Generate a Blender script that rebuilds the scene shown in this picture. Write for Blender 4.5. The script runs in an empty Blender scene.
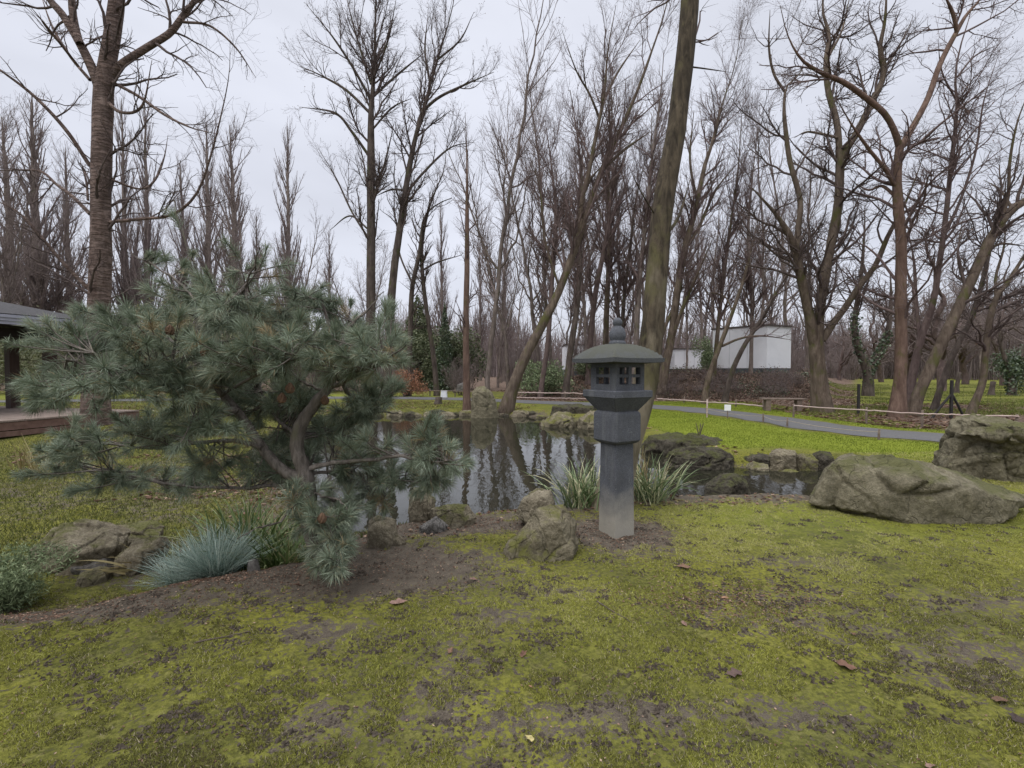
import bpy, bmesh, math, random
import numpy as np
from mathutils import Vector, noise as mnoise
R = math.radians
C = bpy.context.scene.collection
sc = bpy.context.scene

# ------------------------------------------------------------------ camera
F = 480.0; HC = 1.45; PITCH = math.atan(14 / F)
cam = bpy.data.cameras.new('camera'); co = bpy.data.objects.new('camera', cam); C.objects.link(co)
cam.sensor_width = 36; cam.lens = 36 * F / 1024; cam.clip_end = 3000; cam.clip_start = 0.05
co.location = (0, 0, HC); co.rotation_euler = (R(90) - PITCH, 0, 0)
sc.camera = co
# ------------------------------------------------------------------ world, sun, exposure
w = bpy.data.worlds.new('World'); sc.world = w; w.use_nodes = True
nt = w.node_tree; nt.nodes.clear()
def wn(t, **k):
    n = nt.nodes.new(t)
    for a, b in k.items(): setattr(n, a, b)
    return n
out = wn('ShaderNodeOutputWorld'); bg = wn('ShaderNodeBackground'); bg.inputs[1].default_value = 0.1
sky = wn('ShaderNodeTexSky', sky_type='NISHITA', sun_disc=False)
sky.sun_elevation = R(48); sky.sun_rotation = R(215); sky.air_density = 1.0; sky.dust_density = 3.0
tc = wn('ShaderNodeTexCoord'); sp = wn('ShaderNodeSeparateXYZ'); nt.links.new(tc.outputs['Generated'], sp.inputs[0])
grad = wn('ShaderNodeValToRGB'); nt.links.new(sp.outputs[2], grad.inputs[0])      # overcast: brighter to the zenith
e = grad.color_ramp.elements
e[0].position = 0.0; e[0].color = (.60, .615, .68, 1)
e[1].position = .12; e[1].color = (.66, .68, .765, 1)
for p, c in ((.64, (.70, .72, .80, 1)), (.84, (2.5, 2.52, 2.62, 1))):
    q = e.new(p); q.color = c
ns = wn('ShaderNodeTexNoise'); ns.inputs['Scale'].default_value = 2.2; ns.inputs['Detail'].default_value = 4
mp = wn('ShaderNodeMapping'); mp.inputs['Scale'].default_value = (1, 1, 2.6)
nt.links.new(tc.outputs['Generated'], mp.inputs[0]); nt.links.new(mp.outputs[0], ns.inputs['Vector'])
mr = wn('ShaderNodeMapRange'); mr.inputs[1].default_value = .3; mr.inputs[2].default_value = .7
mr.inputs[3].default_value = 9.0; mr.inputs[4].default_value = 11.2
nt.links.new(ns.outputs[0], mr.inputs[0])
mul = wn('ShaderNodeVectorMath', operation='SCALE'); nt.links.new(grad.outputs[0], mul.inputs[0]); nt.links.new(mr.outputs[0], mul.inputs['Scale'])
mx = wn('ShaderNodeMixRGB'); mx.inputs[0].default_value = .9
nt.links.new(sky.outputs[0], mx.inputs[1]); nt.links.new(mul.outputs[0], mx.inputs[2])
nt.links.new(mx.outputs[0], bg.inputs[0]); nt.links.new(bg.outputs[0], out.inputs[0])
sl = bpy.data.lights.new('sun', 'SUN'); sl.energy = 1.0; sl.angle = R(30); sl.color = (1, .97, .93)
so = bpy.data.objects.new('sun', sl); C.objects.link(so)
_d = Vector((math.sin(R(215)) * math.cos(R(48)), math.cos(R(215)) * math.cos(R(48)), math.sin(R(48))))
so.rotation_euler = _d.to_track_quat('Z', 'Y').to_euler()
sc.view_settings.view_transform = 'Standard'; sc.view_settings.look = 'None'
sc.view_settings.exposure = 0.27; sc.view_settings.gamma = 1
sc.cycles.max_bounces = 4; sc.cycles.diffuse_bounces = 2; sc.cycles.glossy_bounces = 2; sc.cycles.transparent_max_bounces = 4
sc.cycles.use_denoising = True; sc.cycles.use_adaptive_sampling = False; sc.cycles.sample_clamp_indirect = 4

# ------------------------------------------------------------------ numeric helpers
def ss(a, b, x):
    t = np.clip((np.asarray(x, float) - a) / (b - a), 0, 1); return t * t * (3 - 2 * t)
def _hash(ix, iy, s):
    n = (ix.astype(np.int64) * 374761393 + iy.astype(np.int64) * 668265263 + s * 974711) & 0x7fffffff
    n = ((n ^ (n >> 13)) * 1274126177) & 0x7fffffff
    return ((n ^ (n >> 16)) & 0xffff) / 65535.0
def vn(x, y, s=0):
    x = np.asarray(x, float); y = np.asarray(y, float)
    ix = np.floor(x); iy = np.floor(y); fx = x - ix; fy = y - iy
    fx = fx * fx * (3 - 2 * fx); fy = fy * fy * (3 - 2 * fy)
    a = _hash(ix, iy, s); b = _hash(ix + 1, iy, s); c = _hash(ix, iy + 1, s); d = _hash(ix + 1, iy + 1, s)
    return (a + (b - a) * fx) * (1 - fy) + (c + (d - c) * fx) * fy
def fbm(x, y, s=0, o=4):
    v = 0; a = .5; t = 0
    for i in range(o):
        v = v + a * vn(x * 2 ** i + 7.3 * i, y * 2 ** i - 3.1 * i, s + i); t += a; a *= .55
    return v / t                                                       # 0..1
cp, sp_ = math.cos(PITCH), math.sin(PITCH)
def P(px, py, Y):
    u = (px - 512) / F; v = (384 - py) / F
    dy = cp + v * sp_; dz = -sp_ + v * cp
    k = Y / dy
    return np.array([u * k, Y, HC + dz * k])

POND = np.array([(-3.3, 7.2), (-2.3, 5.75), (-1.3, 4.95), (-.3, 5.25), (1.2, 5.8), (2.9, 5.95), (4.4, 5.95), (5.5, 6.5), (5.8, 7.5), (5.0, 8.2),
                 (4.1, 8.0), (3.5, 8.3), (3.0, 9.3), (2.7, 11), (2.6, 13.2), (1.7, 15), (.9, 16.9), (-1.2, 17.6), (-5, 17), (-6.3, 14.5), (-5.7, 11), (-4.3, 8.8)])
def pond_d(x, y):
    x = np.asarray(x, float); y = np.asarray(y, float)
    best = np.full(x.shape, 1e9); ins = np.zeros(x.shape, bool)
    n = len(POND)
    for i in range(n):
        ax, ay = POND[i]; bx, by = POND[(i + 1) % n]
        ex, ey = bx - ax, by - ay
        t = np.clip(((x - ax) * ex + (y - ay) * ey) / (ex * ex + ey * ey), 0, 1)
        best = np.minimum(best, np.hypot(x - ax - t * ex, y - ay - t * ey))
        c = ((ay > y) != (by > y)) & (x < (bx - ax) * (y - ay) / (by - ay + 1e-12) + ax)
        ins ^= c
    return np.where(ins, -best, best)
WATER = -.22
EX = [-9, -2.75, -2.3, -1.36, -.7, -.12, 1.14, 2.7, 5, 12]; EY = [2.2, 2.6, 3.1, 3.45, 4.1, 4.6, 5.1, 5.2, 5.4, 7]
PATH = [(15, 5.2), (12.2, 7.4), (9.6, 9.7), (8.1, 11.6), (7.6, 14.2), (6.9, 16.8), (5.4, 19.0), (1.4, 21.2), (-4.5, 24.5), (-13, 24.2), (-40, 18)]
def catmull(pts, n):
    p = np.array(pts, float); p = np.vstack([2 * p[0] - p[1], p, 2 * p[-1] - p[-2]])
    d = np.concatenate([[0], np.cumsum(np.linalg.norm(np.diff(p[1:-1, :3], axis=0), axis=1))]); s = np.linspace(0, d[-1], n)
    o = []
    for t in s:
        i = min(max(np.searchsorted(d, t) - 1, 0), len(d) - 2)
        u = (t - d[i]) / max(d[i + 1] - d[i], 1e-9); a, b, c, e_ = p[i], p[i + 1], p[i + 2], p[i + 3]
        o.append(.5 * ((2 * b) + (-a + c) * u + (2 * a - 5 * b + 4 * c - e_) * u * u + (-a + 3 * b - 3 * c + e_) * u ** 3))
    return np.array(o)
PC = catmull([(a, b, 0) for a, b in PATH], 160)[:, :2]
def path_d(x, y):
    x = np.asarray(x, float); y = np.asarray(y, float); b = np.full(x.shape, 1e9)
    for q in PC[::2]: b = np.minimum(b, np.hypot(x - q[0], y - q[1]))
    return b
def hfun(x, y):
    x = np.asarray(x, float); y = np.asarray(y, float)
    D = pond_d(x, y)
    h = -.85 + .85 * ss(-.75, .55, D + .55 * (fbm(x * 1.3, y * 1.3, 5, 3) - .5))
    d = y - np.interp(x, EX, EY)
    h = h - .205 * ss(0, .8, d) * ss(-.9, -2.1, x) * ss(14, 9, y)
    r = x / np.maximum(y, 1)
    h = h + 1.12 * ss(24, 28.5, y) * ss(-.02, .2, r) * ss(.70, .60, r) * ss(90, 60, y) * (.85 + .3 * vn(x * .5, y * .5, 9))
    h = h + .10 * (fbm(x * .45, y * .45, 2) - .5) * ss(.2, 2, D) * (1 - .6 * ss(9, 12, y)) + .03 * (fbm(x * 2.2, y * 2.2, 3, 3) - .5)
    h = h + .05 * ss(6.5, 9, y) * ss(-1, -.3, D) * 0
    return h
def H(x, y): return float(hfun(np.array([x]), np.array([y]))[0])
def hit(px, py, ymax=200):
    ys = np.concatenate([np.arange(1.2, 12, .02), np.arange(12, ymax, .15)])
    u = (px - 512) / F; v = (384 - py) / F
    k = ys / (cp + v * sp_); xs = u * k; zs = HC + (-sp_ + v * cp) * k
    hh = np.maximum(hfun(xs, ys), -9)
    i = np.argmax(zs <= hh)
    if zs[i] > hh[i]: i = len(ys) - 1
    return np.array([xs[i], ys[i], hh[i]])

# ------------------------------------------------------------------ object helpers
def mk(name, V, faces, mat, parent=None, origin=None, smooth=True, attrs=None):
    V = np.asarray(V, float)
    if origin is not None: V = V - np.asarray(origin)
    me = bpy.data.meshes.new(name)
    faces = [np.asarray(f, np.int64) for f in faces if len(f)]
    me.vertices.add(len(V)); me.vertices.foreach_set('co', V.astype(np.float32).ravel())
    lv = np.concatenate([f.ravel() for f in faces]); tot = np.concatenate([np.full(len(f), f.shape[1]) for f in faces])
    st = np.concatenate([[0], np.cumsum(tot)[:-1]])
    me.loops.add(len(lv)); me.loops.foreach_set('vertex_index', lv.astype(np.int32))
    me.polygons.add(len(tot)); me.polygons.foreach_set('loop_start', st.astype(np.int32))
    me.polygons.foreach_set('use_smooth', np.full(len(tot), smooth))
    for k, a in (attrs or {}).items():
        at = me.attributes.new(k, 'FLOAT', 'POINT'); at.data.foreach_set('value', np.asarray(a, np.float32))
    me.update(calc_edges=True); me.validate()
    if mat: me.materials.append(mat)
    o = bpy.data.objects.new(name, me); C.objects.link(o)
    if parent is not None: o.parent = parent
    return o
def mkbm(name, bm, mat, parent=None, smooth=False, loc=None, rz=0):
    me = bpy.data.meshes.new(name); bmesh.ops.recalc_face_normals(bm, faces=bm.faces); bm.to_mesh(me); bm.free()
    me.materials.append(mat)
    if smooth: me.polygons.foreach_set('use_smooth', [True] * len(me.polygons))
    o = bpy.data.objects.new(name, me); C.objects.link(o)
    if parent is not None: o.parent = parent
    if loc is not None: o.location = loc
    o.rotation_euler.z = rz
    return o
def tag(o, label=None, cat=None, group=None, kind=None):
    if label: o['label'] = label
    if cat: o['category'] = cat
    if group: o['group'] = group
    if kind: o['kind'] = kind
    return o
def empty(name, loc, label=None, cat=None, group=None, rz=0):
    o = bpy.data.objects.new(name, None); C.objects.link(o); o.location = tuple(loc); o.rotation_euler.z = rz
    o.empty_display_size = .2
    return tag(o, label, cat, group)
def copy_tree(o, parent=None):
    c = o.copy(); C.objects.link(c); c.parent = parent
    for ch in [q for q in bpy.data.objects if q.parent == o]: copy_tree(ch, c)
    return c
def bx(bm, cx, cy, cz, sx, sy, sz, rz=0, bev=0):
    r = bmesh.ops.create_cube(bm, size=1); vs = r['verts']
    c, s = math.cos(rz), math.sin(rz)
    for v in vs:
        x, y, z = v.co.x * sx, v.co.y * sy, v.co.z * sz
        v.co = (cx + x * c - y * s, cy + x * s + y * c, cz + z)
    if bev:
        es = list({e_ for v in vs for e_ in v.link_edges}); bmesh.ops.bevel(bm, geom=es, offset=bev, segments=2, affect='EDGES', profile=.6)
def tubes(Ps, Rs, sides, cap=True):
    """Ps (B,N,3) Rs (B,N) -> V, F"""
    B, N, _ = Ps.shape
    T = np.empty_like(Ps); T[:, 1:-1] = Ps[:, 2:] - Ps[:, :-2]; T[:, 0] = Ps[:, 1] - Ps[:, 0]; T[:, -1] = Ps[:, -1] - Ps[:, -2]
    T /= np.linalg.norm(T, axis=2, keepdims=True) + 1e-12
    m = T.mean(1); ref = np.where((np.abs(m[:, 2:3]) > .7 * np.linalg.norm(m, axis=1, keepdims=True)), np.array([[1., .13, 0]]), np.array([[0, .1, 1.]]))
    U = np.cross(T, ref[:, None, :]); U /= np.linalg.norm(U, axis=2, keepdims=True) + 1e-12
    W = np.cross(T, U)
    a = np.arange(sides) * 2 * np.pi / sides
    V = Ps[:, :, None, :] + Rs[:, :, None, None] * (np.cos(a)[None, None, :, None] * U[:, :, None, :] + np.sin(a)[None, None, :, None] * W[:, :, None, :])
    V = V.reshape(-1, 3)
    b = np.arange(B)[:, None, None] * N * sides; n = np.arange(N - 1)[None, :, None] * sides; k = np.arange(sides)[None, None, :]; k2 = (k + 1) % sides
    Fq = np.stack([b + n + k, b + n + k2, b + n + sides + k2, b + n + sides + k], -1).reshape(-1, 4)
    return V, Fq
def join(parts):
    Vs, Fs, off = [], [], 0
    for V, Fq in parts:
        Vs.append(V)
        for f in (Fq if isinstance(Fq, list) else [Fq]):
            if len(f): Fs.append(np.asarray(f) + off)
        off += len(V)
    return np.concatenate(Vs), Fs
def norm(v): return v / (np.linalg.norm(v, axis=-1, keepdims=True) + 1e-12)

# ------------------------------------------------------------------ materials
def newmat(name, rough=.85, spec=.25):
    m = bpy.data.materials.new(name); m.use_nodes = True; t = m.node_tree; t.nodes.clear()
    o = t.nodes.new('ShaderNodeOutputMaterial'); b = t.nodes.new('ShaderNodeBsdfPrincipled')
    b.inputs['Roughness'].default_value = rough; b.inputs['Specular IOR Level'].default_value = spec
    t.links.new(b.outputs[0], o.inputs[0])
    return m, t, b
def N(t, ty, **k):
    n = t.nodes.new(ty)
    for a, b in k.items():
        if a in n.bl_rna.properties: setattr(n, a, b)
        else: n.inputs[a].default_value = b
    return n
def noise(t, scale, detail=5, rough=.55, vec=None, stretch=None, dist=0):
    n = N(t, 'ShaderNodeTexNoise'); n.inputs['Scale'].default_value = scale; n.inputs['Detail'].default_value = detail
    n.inputs['Roughness'].default_value = rough; n.inputs['Distortion'].default_value = dist
    g = N(t, 'ShaderNodeNewGeometry')
    src = vec or g.outputs['Position']
    if stretch:
        mpp = N(t, 'ShaderNodeMapping'); mpp.inputs['Scale'].default_value = stretch; t.links.new(src, mpp.inputs[0]); src = mpp.outputs[0]
    t.links.new(src, n.inputs['Vector'])
    return n.outputs[0]
def ramp(t, fac, stops):
    r = N(t, 'ShaderNodeValToRGB'); el = r.color_ramp.elements
    for i, (p, c) in enumerate(stops):
        c = (c, c, c, 1) if isinstance(c, (int, float)) else (*c, 1)
        if i < 2: q = el[i]; q.position = p
        else: q = el.new(p)
        q.color = c
    t.links.new(fac, r.inputs[0]); return r.outputs[0]
def mix(t, fac, a, b, mode='MIX'):
    m = N(t, 'ShaderNodeMixRGB', blend_type=mode)
    for i, v in ((0, fac), (1, a), (2, b)):
        if isinstance(v, (int, float)): m.inputs[i].default_value = v
        elif isinstance(v, tuple): m.inputs[i].default_value = (*v, 1)
        else: t.links.new(v, m.inputs[i])
    return m.outputs[0]
def math_(t, op, a, b=0, clamp=False):
    m = N(t, 'ShaderNodeMath', operation=op); m.use_clamp = clamp
    for i, v in ((0, a), (1, b)):
        if isinstance(v, (int, float)): m.inputs[i].default_value = v
        else: t.links.new(v, m.inputs[i])
    return m.outputs[0]
def attr(t, name):
    a = N(t, 'ShaderNodeAttribute'); a.attribute_name = name; return a.outputs['Fac']
def bump(t, b, h, strength=.5, dist=.02):
    n = N(t, 'ShaderNodeBump'); n.inputs['Strength'].default_value = strength; n.inputs['Distance'].default_value = dist
    t.links.new(h, n.inputs['Height']); t.links.new(n.outputs[0], b.inputs['Normal'])

def bark_mat(name, c1, c2, moss=0.0, mossc=(.10, .11, .03), scale=9, stretch=(1, 1, .22), bd=.03, bands=0, red=None, pale=None):
    m, t, b = newmat(name, .92, .15)
    n1 = noise(t, scale, 7, .65, stretch=stretch, dist=.6); n2 = noise(t, scale * .25, 3)
    col = mix(t, ramp(t, n1, [(.35, 0.), (.65, 1.)]), c1, c2)
    col = mix(t, ramp(t, n2, [(.4, .0), (.7, .45)]), col, tuple(x * .55 for x in c1))
    hgt = n1
    if bands:
        wv = noise(t, 2.6, 4, .6, stretch=(1.0, 1.0, 6.5), dist=.5)
        bm_ = ramp(t, wv, [(.42, 0.), (.56, 1.)]); col = mix(t, math_(t, 'ADD', math_(t, 'MULTIPLY', bm_, .36), .64), tuple(x * .28 for x in c1), col); hgt = math_(t, 'ADD', bm_, n1)
    if red: col = mix(t, ramp(t, noise(t, 3.5, 4), [(.45, 0.), (.6, .8)]), col, red)
    if pale:      # smooth paler plates on the lower stem where the old bark has flaked away
        g = N(t, 'ShaderNodeNewGeometry'); sz = N(t, 'ShaderNodeSeparateXYZ'); t.links.new(g.outputs['Position'], sz.inputs[0])
        k_ = math_(t, 'ADD', math_(t, 'MULTIPLY', sz.outputs[2], -.16), noise(t, 3.2, 5, .6, stretch=(1, 1, .35)))
        col = mix(t, ramp(t, k_, [(.18, 0.), (.36, .85)]), col, pale)
    if moss:
        nm = noise(t, 3.2, 6, .6, stretch=(1, 1, .6))
        col = mix(t, ramp(t, nm, [(.62 - .3 * moss, 0.), (.74 - .25 * moss, 1.)]), col, mossc)
    t.links.new(col, b.inputs['Base Color']); bump(t, b, hgt, .9, bd)
    return m
M = {}
M['cherry'] = bark_mat('cherry bark', (.15, .105, .088), (.25, .19, .165), 0.0, bands=1, bd=.05)
M['dark'] = bark_mat('dark bark', (.055, .043, .037), (.13, .105, .09), .2, (.07, .075, .03))
M['purple'] = bark_mat('reddish grey bark', (.085, .060, .056), (.16, .12, .108), .1, (.07, .07, .03))
M['olive'] = bark_mat('mossy olive bark', (.032, .026, .019), (.115, .092, .064), .2, (.10, .09, .045), scale=16, bd=.03, pale=(.22, .19, .135))
M['brown'] = bark_mat('brown bark', (.070, .052, .040), (.165, .13, .10), .3, (.08, .078, .03))
M['red'] = bark_mat('red brown bark', (.095, .060, .047), (.19, .13, .10), .12, (.09, .08, .03))
M['woodtwig'] = bark_mat('hazy wood twigs', (.15, .115, .108), (.25, .205, .19))  # paler than the near twigs: aerial haze over the wood put into the colour
M['far'] = bark_mat('hazy far bark', (.115, .092, .08), (.23, .19, .168), .1, (.10, .10, .05))  # bark colour lightened to stand in for distance haze
M['twig'] = bark_mat('twig bark', (.075, .056, .052), (.14, .11, .10))
M['redtwig'] = bark_mat('reddish twig bark', (.10, .070, .066), (.18, .135, .125))
M['fartwig'] = bark_mat('hazy far twigs', (.16, .125, .118), (.25, .205, .195))  # pale tint paints the haze of distance into the twig colour
M['pinebark'] = bark_mat('pine bark', (.085, .072, .062), (.20, .175, .155), .1, (.12, .12, .07), scale=40, bd=.012)

def leaf_mat(name, stops, rough=.6, trans=0.0, spec=.3, clump=None):
    m, t, b = newmat(name, rough, spec)
    col = ramp(t, attr(t, 'rnd'), stops)
    if clump: col = mix(t, ramp(t, noise(t, clump, 3), [(.35, .0), (.65, .5)]), col, (.02, .025, .01))
    t.links.new(col, b.inputs['Base Color'])
    if trans:
        o = t.nodes['Material Output']; tr = N(t, 'ShaderNodeBsdfTranslucent'); t.links.new(col, tr.inputs[0])
        ms = N(t, 'ShaderNodeMixShader'); ms.inputs[0].default_value = trans
        t.links.new(b.outputs[0], ms.inputs[1]); t.links.new(tr.outputs[0], ms.inputs[2]); t.links.new(ms.outputs[0], o.inputs[0])
    return m
M['needle'] = leaf_mat('blue green needles', [(0, (.065, .085, .045)), (.4, (.145, .178, .118)), (.85, (.30, .355, .27)), (1, (.28, .22, .12))], .5, .15)
M['evergreen'] = leaf_mat('evergreen sprays', [(0, (.05, .065, .03)), (.6, (.11, .13, .065)), (1, (.18, .19, .11))], .6, .1)
M['olivegreen'] = leaf_mat('pale green needles', [(0, (.09, .11, .05)), (.6, (.17, .18, .095)), (1, (.25, .24, .15))], .6, .1)
M['ivy'] = leaf_mat('ivy leaves', [(0, (.03, .05, .025)), (.7, (.07, .10, .05)), (1, (.13, .16, .09))], .35, .1, .5)
M['juniper'] = leaf_mat('juniper', [(0, (.07, .10, .045)), (.6, (.17, .22, .11)), (1, (.30, .35, .19))], .6, .1)
M['fescue'] = leaf_mat('blue fescue', [(0, (.16, .22, .18)), (.5, (.33, .43, .38)), (1, (.52, .58, .50))], .55, .15)
M['sedge'] = leaf_mat('sedge', [(0, (.05, .085, .02)), (.6, (.13, .19, .06)), (.85, (.26, .29, .13)), (1, (.42, .36, .20))], .45, .2)
M['sedgepale'] = leaf_mat('variegated sedge', [(0, (.07, .11, .04)), (.5, (.16, .22, .10)), (.75, (.36, .38, .22)), (1, (.52, .46, .30))], .45, .2)
M['straw'] = leaf_mat('straw leaves', [(0, (.16, .12, .05)), (.5, (.30, .25, .12)), (1, (.42, .36, .20))], .7, .2)
M['deadleaf'] = leaf_mat('dead leaves', [(0, (.07, .035, .022)), (.5, (.15, .085, .055)), (.85, (.26, .17, .12)), (1, (.38, .28, .20))], .7, .1)
M['bramble'] = leaf_mat('bramble leaves', [(0, (.045, .032, .028)), (.4, (.12, .075, .060)), (.8, (.20, .125, .095)), (.93, (.28, .21, .16)), (1, (.07, .085, .03))], .7, .1, clump=1.5)
M['beech'] = leaf_mat('withered hedge leaves', [(0, (.15, .07, .04)), (.5, (.30, .14, .08)), (1, (.45, .25, .16))], .7, .15)
M['moss'] = leaf_mat('moss blades', [(0, (.07, .056, .036)), (.25, (.09, .088, .03)), (.5, (.21, .215, .042)), (.8, (.37, .38, .07)), (.5, (.165, .17, .04)), (.8, (.28, .285, .06)), (.93, (.38, .37, .13)), (1, (.36, .31, .22))], .8, .25, .1)

def rock_mat(name, base, base2, mossk=.5, mossc=(.12, .12, .03), mossc2=(.06, .065, .02)):
    m, t, b = newmat(name, .9, .2)
    g = N(t, 'ShaderNodeNewGeometry'); s = N(t, 'ShaderNodeSeparateXYZ'); t.links.new(g.outputs['Normal'], s.inputs[0])
    n1 = noise(t, 8, 9, .7); n2 = noise(t, 42, 6, .75); n3 = noise(t, 2.2, 5, .6, dist=.5)
    col = mix(t, ramp(t, n1, [(.35, 0.), (.65, 1.)]), base, base2)
    col = mix(t, ramp(t, n2, [(.42, .55), (.6, 0.)]), col, tuple(x * .45 for x in base))
    col = mix(t, ramp(t, n2, [(.66, 0.), (.72, .6)]), col, (.42, .41, .36))
    k = math_(t, 'ADD', math_(t, 'MULTIPLY', s.outputs[2], .22), n3)
    vo = N(t, 'ShaderNodeTexVoronoi', feature='DISTANCE_TO_EDGE'); vo.inputs['Scale'].default_value = 4.5; mpv = N(t, 'ShaderNodeVectorMath', operation='ADD')
    nz = N(t, 'ShaderNodeTexNoise'); nz.inputs['Scale'].default_value = 4; t.links.new(g.outputs['Position'], nz.inputs['Vector']); scv = N(t, 'ShaderNodeVectorMath', operation='SCALE'); scv.inputs['Scale'].default_value = .35
    t.links.new(nz.outputs['Color'], scv.inputs[0]); t.links.new(scv.outputs[0], mpv.inputs[0]); t.links.new(g.outputs['Position'], mpv.inputs[1]); t.links.new(mpv.outputs[0], vo.inputs['Vector'])
    crk = ramp(t, vo.outputs['Distance'], [(.0, 1.), (.022, 0.)]); crk = math_(t, 'MULTIPLY', crk, ramp(t, n3, [(.45, 0.), (.55, 1.)]))
    col = mix(t, math_(t, 'MULTIPLY', crk, .3), col, tuple(x * .25 for x in base))
    mossm = ramp(t, k, [(.86 - .42 * mossk, 0.), (1.0 - .42 * mossk, .92)])
    mc = mix(t, n2, mossc2, mossc)
    col = mix(t, mossm, col, mc)
    # damp dirt streaks
    col = mix(t, ramp(t, noise(t, 4, 5, .6, stretch=(1, 1, .25)), [(.5, 0.), (.7, .55)]), col, tuple(x * .35 for x in base))
    t.links.new(col, b.inputs['Base Color']); n4 = noise(t, 90, 4, .7); bump(t, b, math_(t, 'ADD', math_(t, 'ADD', n1, math_(t, 'MULTIPLY', n2, .6)), math_(t, 'SUBTRACT', math_(t, 'MULTIPLY', n4, .25), math_(t, 'MULTIPLY', crk, .4))), 1., .03)
    return m
M['rock'] = rock_mat('sandstone rock', (.19, .16, .11), (.33, .29, .21), .5)
M['rockgrey'] = rock_mat('grey rock', (.13, .12, .11), (.25, .235, .215), .15)
M['rockmoss'] = rock_mat('mossy rock', (.16, .14, .095), (.30, .26, .18), .58, (.15, .15, .035), (.08, .08, .022))
M['rockdark'] = rock_mat('dark wet rock', (.055, .048, .036), (.12, .105, .08), .6, (.085, .09, .03), (.04, .04, .015))
M['rockolive'] = rock_mat('olive boulder', (.155, .138, .09), (.27, .24, .165), .55, (.12, .12, .045), (.075, .075, .03))

def ground_mat():
    m, t, b = newmat('ground', .95, .1)
    nA = noise(t, .9, 5, .6); nB = noise(t, 4.5, 7, .65); nC = noise(t, 38, 6, .7); nD = noise(t, 150, 3, .7); nE = noise(t, 12, 6, .7, dist=.4)
    soil = mix(t, ramp(t, nE, [(.35, 0.), (.68, 1.)]), (.050, .040, .031), (.135, .112, .086))
    soil = mix(t, ramp(t, nD, [(.4, 0.), (.7, .7)]), soil, (.17, .145, .115))
    moss = mix(t, ramp(t, nB, [(.33, 0.), (.66, 1.)]), (.085, .085, .028), (.17, .172, .038))
    moss = mix(t, ramp(t, nA, [(.40, 0.), (.60, .75)]), moss, (.21, .205, .035))
    moss = mix(t, ramp(t, nE, [(.52, 0.), (.70, .55)]), moss, (.19, .165, .085))
    moss = mix(t, ramp(t, nC, [(.40, .65), (.58, 0.)]), moss, (.030, .034, .008))
    brg = mix(t, nB, (.13, .17, .018), (.22, .255, .03))
    moss = mix(t, attr(t, 'bright'), moss, brg)
    k = math_(t, 'ADD', attr(t, 'moss'), math_(t, 'MULTIPLY', math_(t, 'SUBTRACT', nE, .5), 1.5))
    k = math_(t, 'ADD', k, math_(t, 'MULTIPLY', math_(t, 'SUBTRACT', nC, .5), 1.5))
    col = mix(t, ramp(t, k, [(.44, 0.), (.53, 1.)]), soil, moss)
    # dark wet crumbs on the lawn
    col = mix(t, ramp(t, noise(t, 8, 6, .75, dist=.8), [(.66, 0.), (.70, .75)]), col, (.030, .026, .020))
    v = N(t, 'ShaderNodeTexVoronoi'); v.inputs['Scale'].default_value = 14
    g = N(t, 'ShaderNodeNewGeometry'); t.links.new(g.outputs['Position'], v.inputs['Vector'])
    sv = N(t, 'ShaderNodeSeparateColor'); t.links.new(v.outputs['Color'], sv.inputs[0])
    lit = ramp(t, sv.outputs[0], [(0, (.055, .035, .026)), (.5, (.12, .078, .058)), (1, (.22, .165, .13))])
    lit = mix(t, ramp(t, nB, [(.45, 0.), (.65, .6)]), lit, (.07, .055, .038))
    lk = math_(t, 'ADD', attr(t, 'litter'), math_(t, 'MULTIPLY', math_(t, 'SUBTRACT', nE, .5), .8))
    col = mix(t, ramp(t, lk, [(.42, 0.), (.6, 1.)]), col, lit)
    t.links.new(col, b.inputs['Base Color'])
    bump(t, b, math_(t, 'ADD', math_(t, 'MULTIPLY', nE, 1.0), math_(t, 'ADD', math_(t, 'MULTIPLY', nC, .5), math_(t, 'MULTIPLY', nD, .2))), .9, .03)
    return m
M['ground'] = ground_mat()
def simple(name, c1, c2, scale=6, rough=.8, bd=.01, stretch=None, spec=.25, bs=.5):
    m, t, b = newmat(name, rough, spec); n = noise(t, scale, 7, .65, stretch=stretch)
    t.links.new(mix(t, ramp(t, n, [(.3, 0.), (.7, 1.)]), c1, c2), b.inputs['Base Color']); bump(t, b, n, bs, bd); return m
M['path'] = simple('fine gravel', (.075, .074, .074), (.13, .128, .128), 30, .95, .01)
def water_mat():
    m, t, b = newmat('pond water', .02, .5); b.inputs['Base Color'].default_value = (.018, .018, .012, 1); b.inputs['IOR'].default_value = 1.33
    
    bump(t, b, noise(t, 5, 3, .5, stretch=(1, .35, 1)), .35, .012); return m
M['water'] = water_mat()

# ================================================================== SETTING
def axis(lo, f0, f1, hi, step, g):
    mid = list(np.arange(f0, f1, step)); a = []; s = step; x = f0
    while x > lo: s *= g; x -= s; a.append(x)
    b = []; s = step; x = mid[-1]
    while x < hi: s *= g; x += s; b.append(x)
    return np.array(a[::-1] + mid + b)
gx = axis(-420, -4.2, 6.0, 520, .036, 1.035); gy = axis(-25, 1.2, 6.8, 900, .036, 1.022)
X, Yg = np.meshgrid(gx, gy)
Z = hfun(X, Yg)
near = ss(14, 5, np.hypot(X, Yg))
Z = Z + near * (.034 * (fbm(X * 7, Yg * 7, 31, 4) - .5) + .016 * (fbm(X * 24, Yg * 24, 41, 2) - .5))
D = pond_d(X, Yg); PD = path_d(X, Yg)
def blob(cx, cy, rx, ry, x=None, y=None):
    x = X if x is None else x; y = Yg if y is None else y
    return np.exp(-(((x - cx) / rx) ** 2 + ((y - cy) / ry) ** 2))
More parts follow.
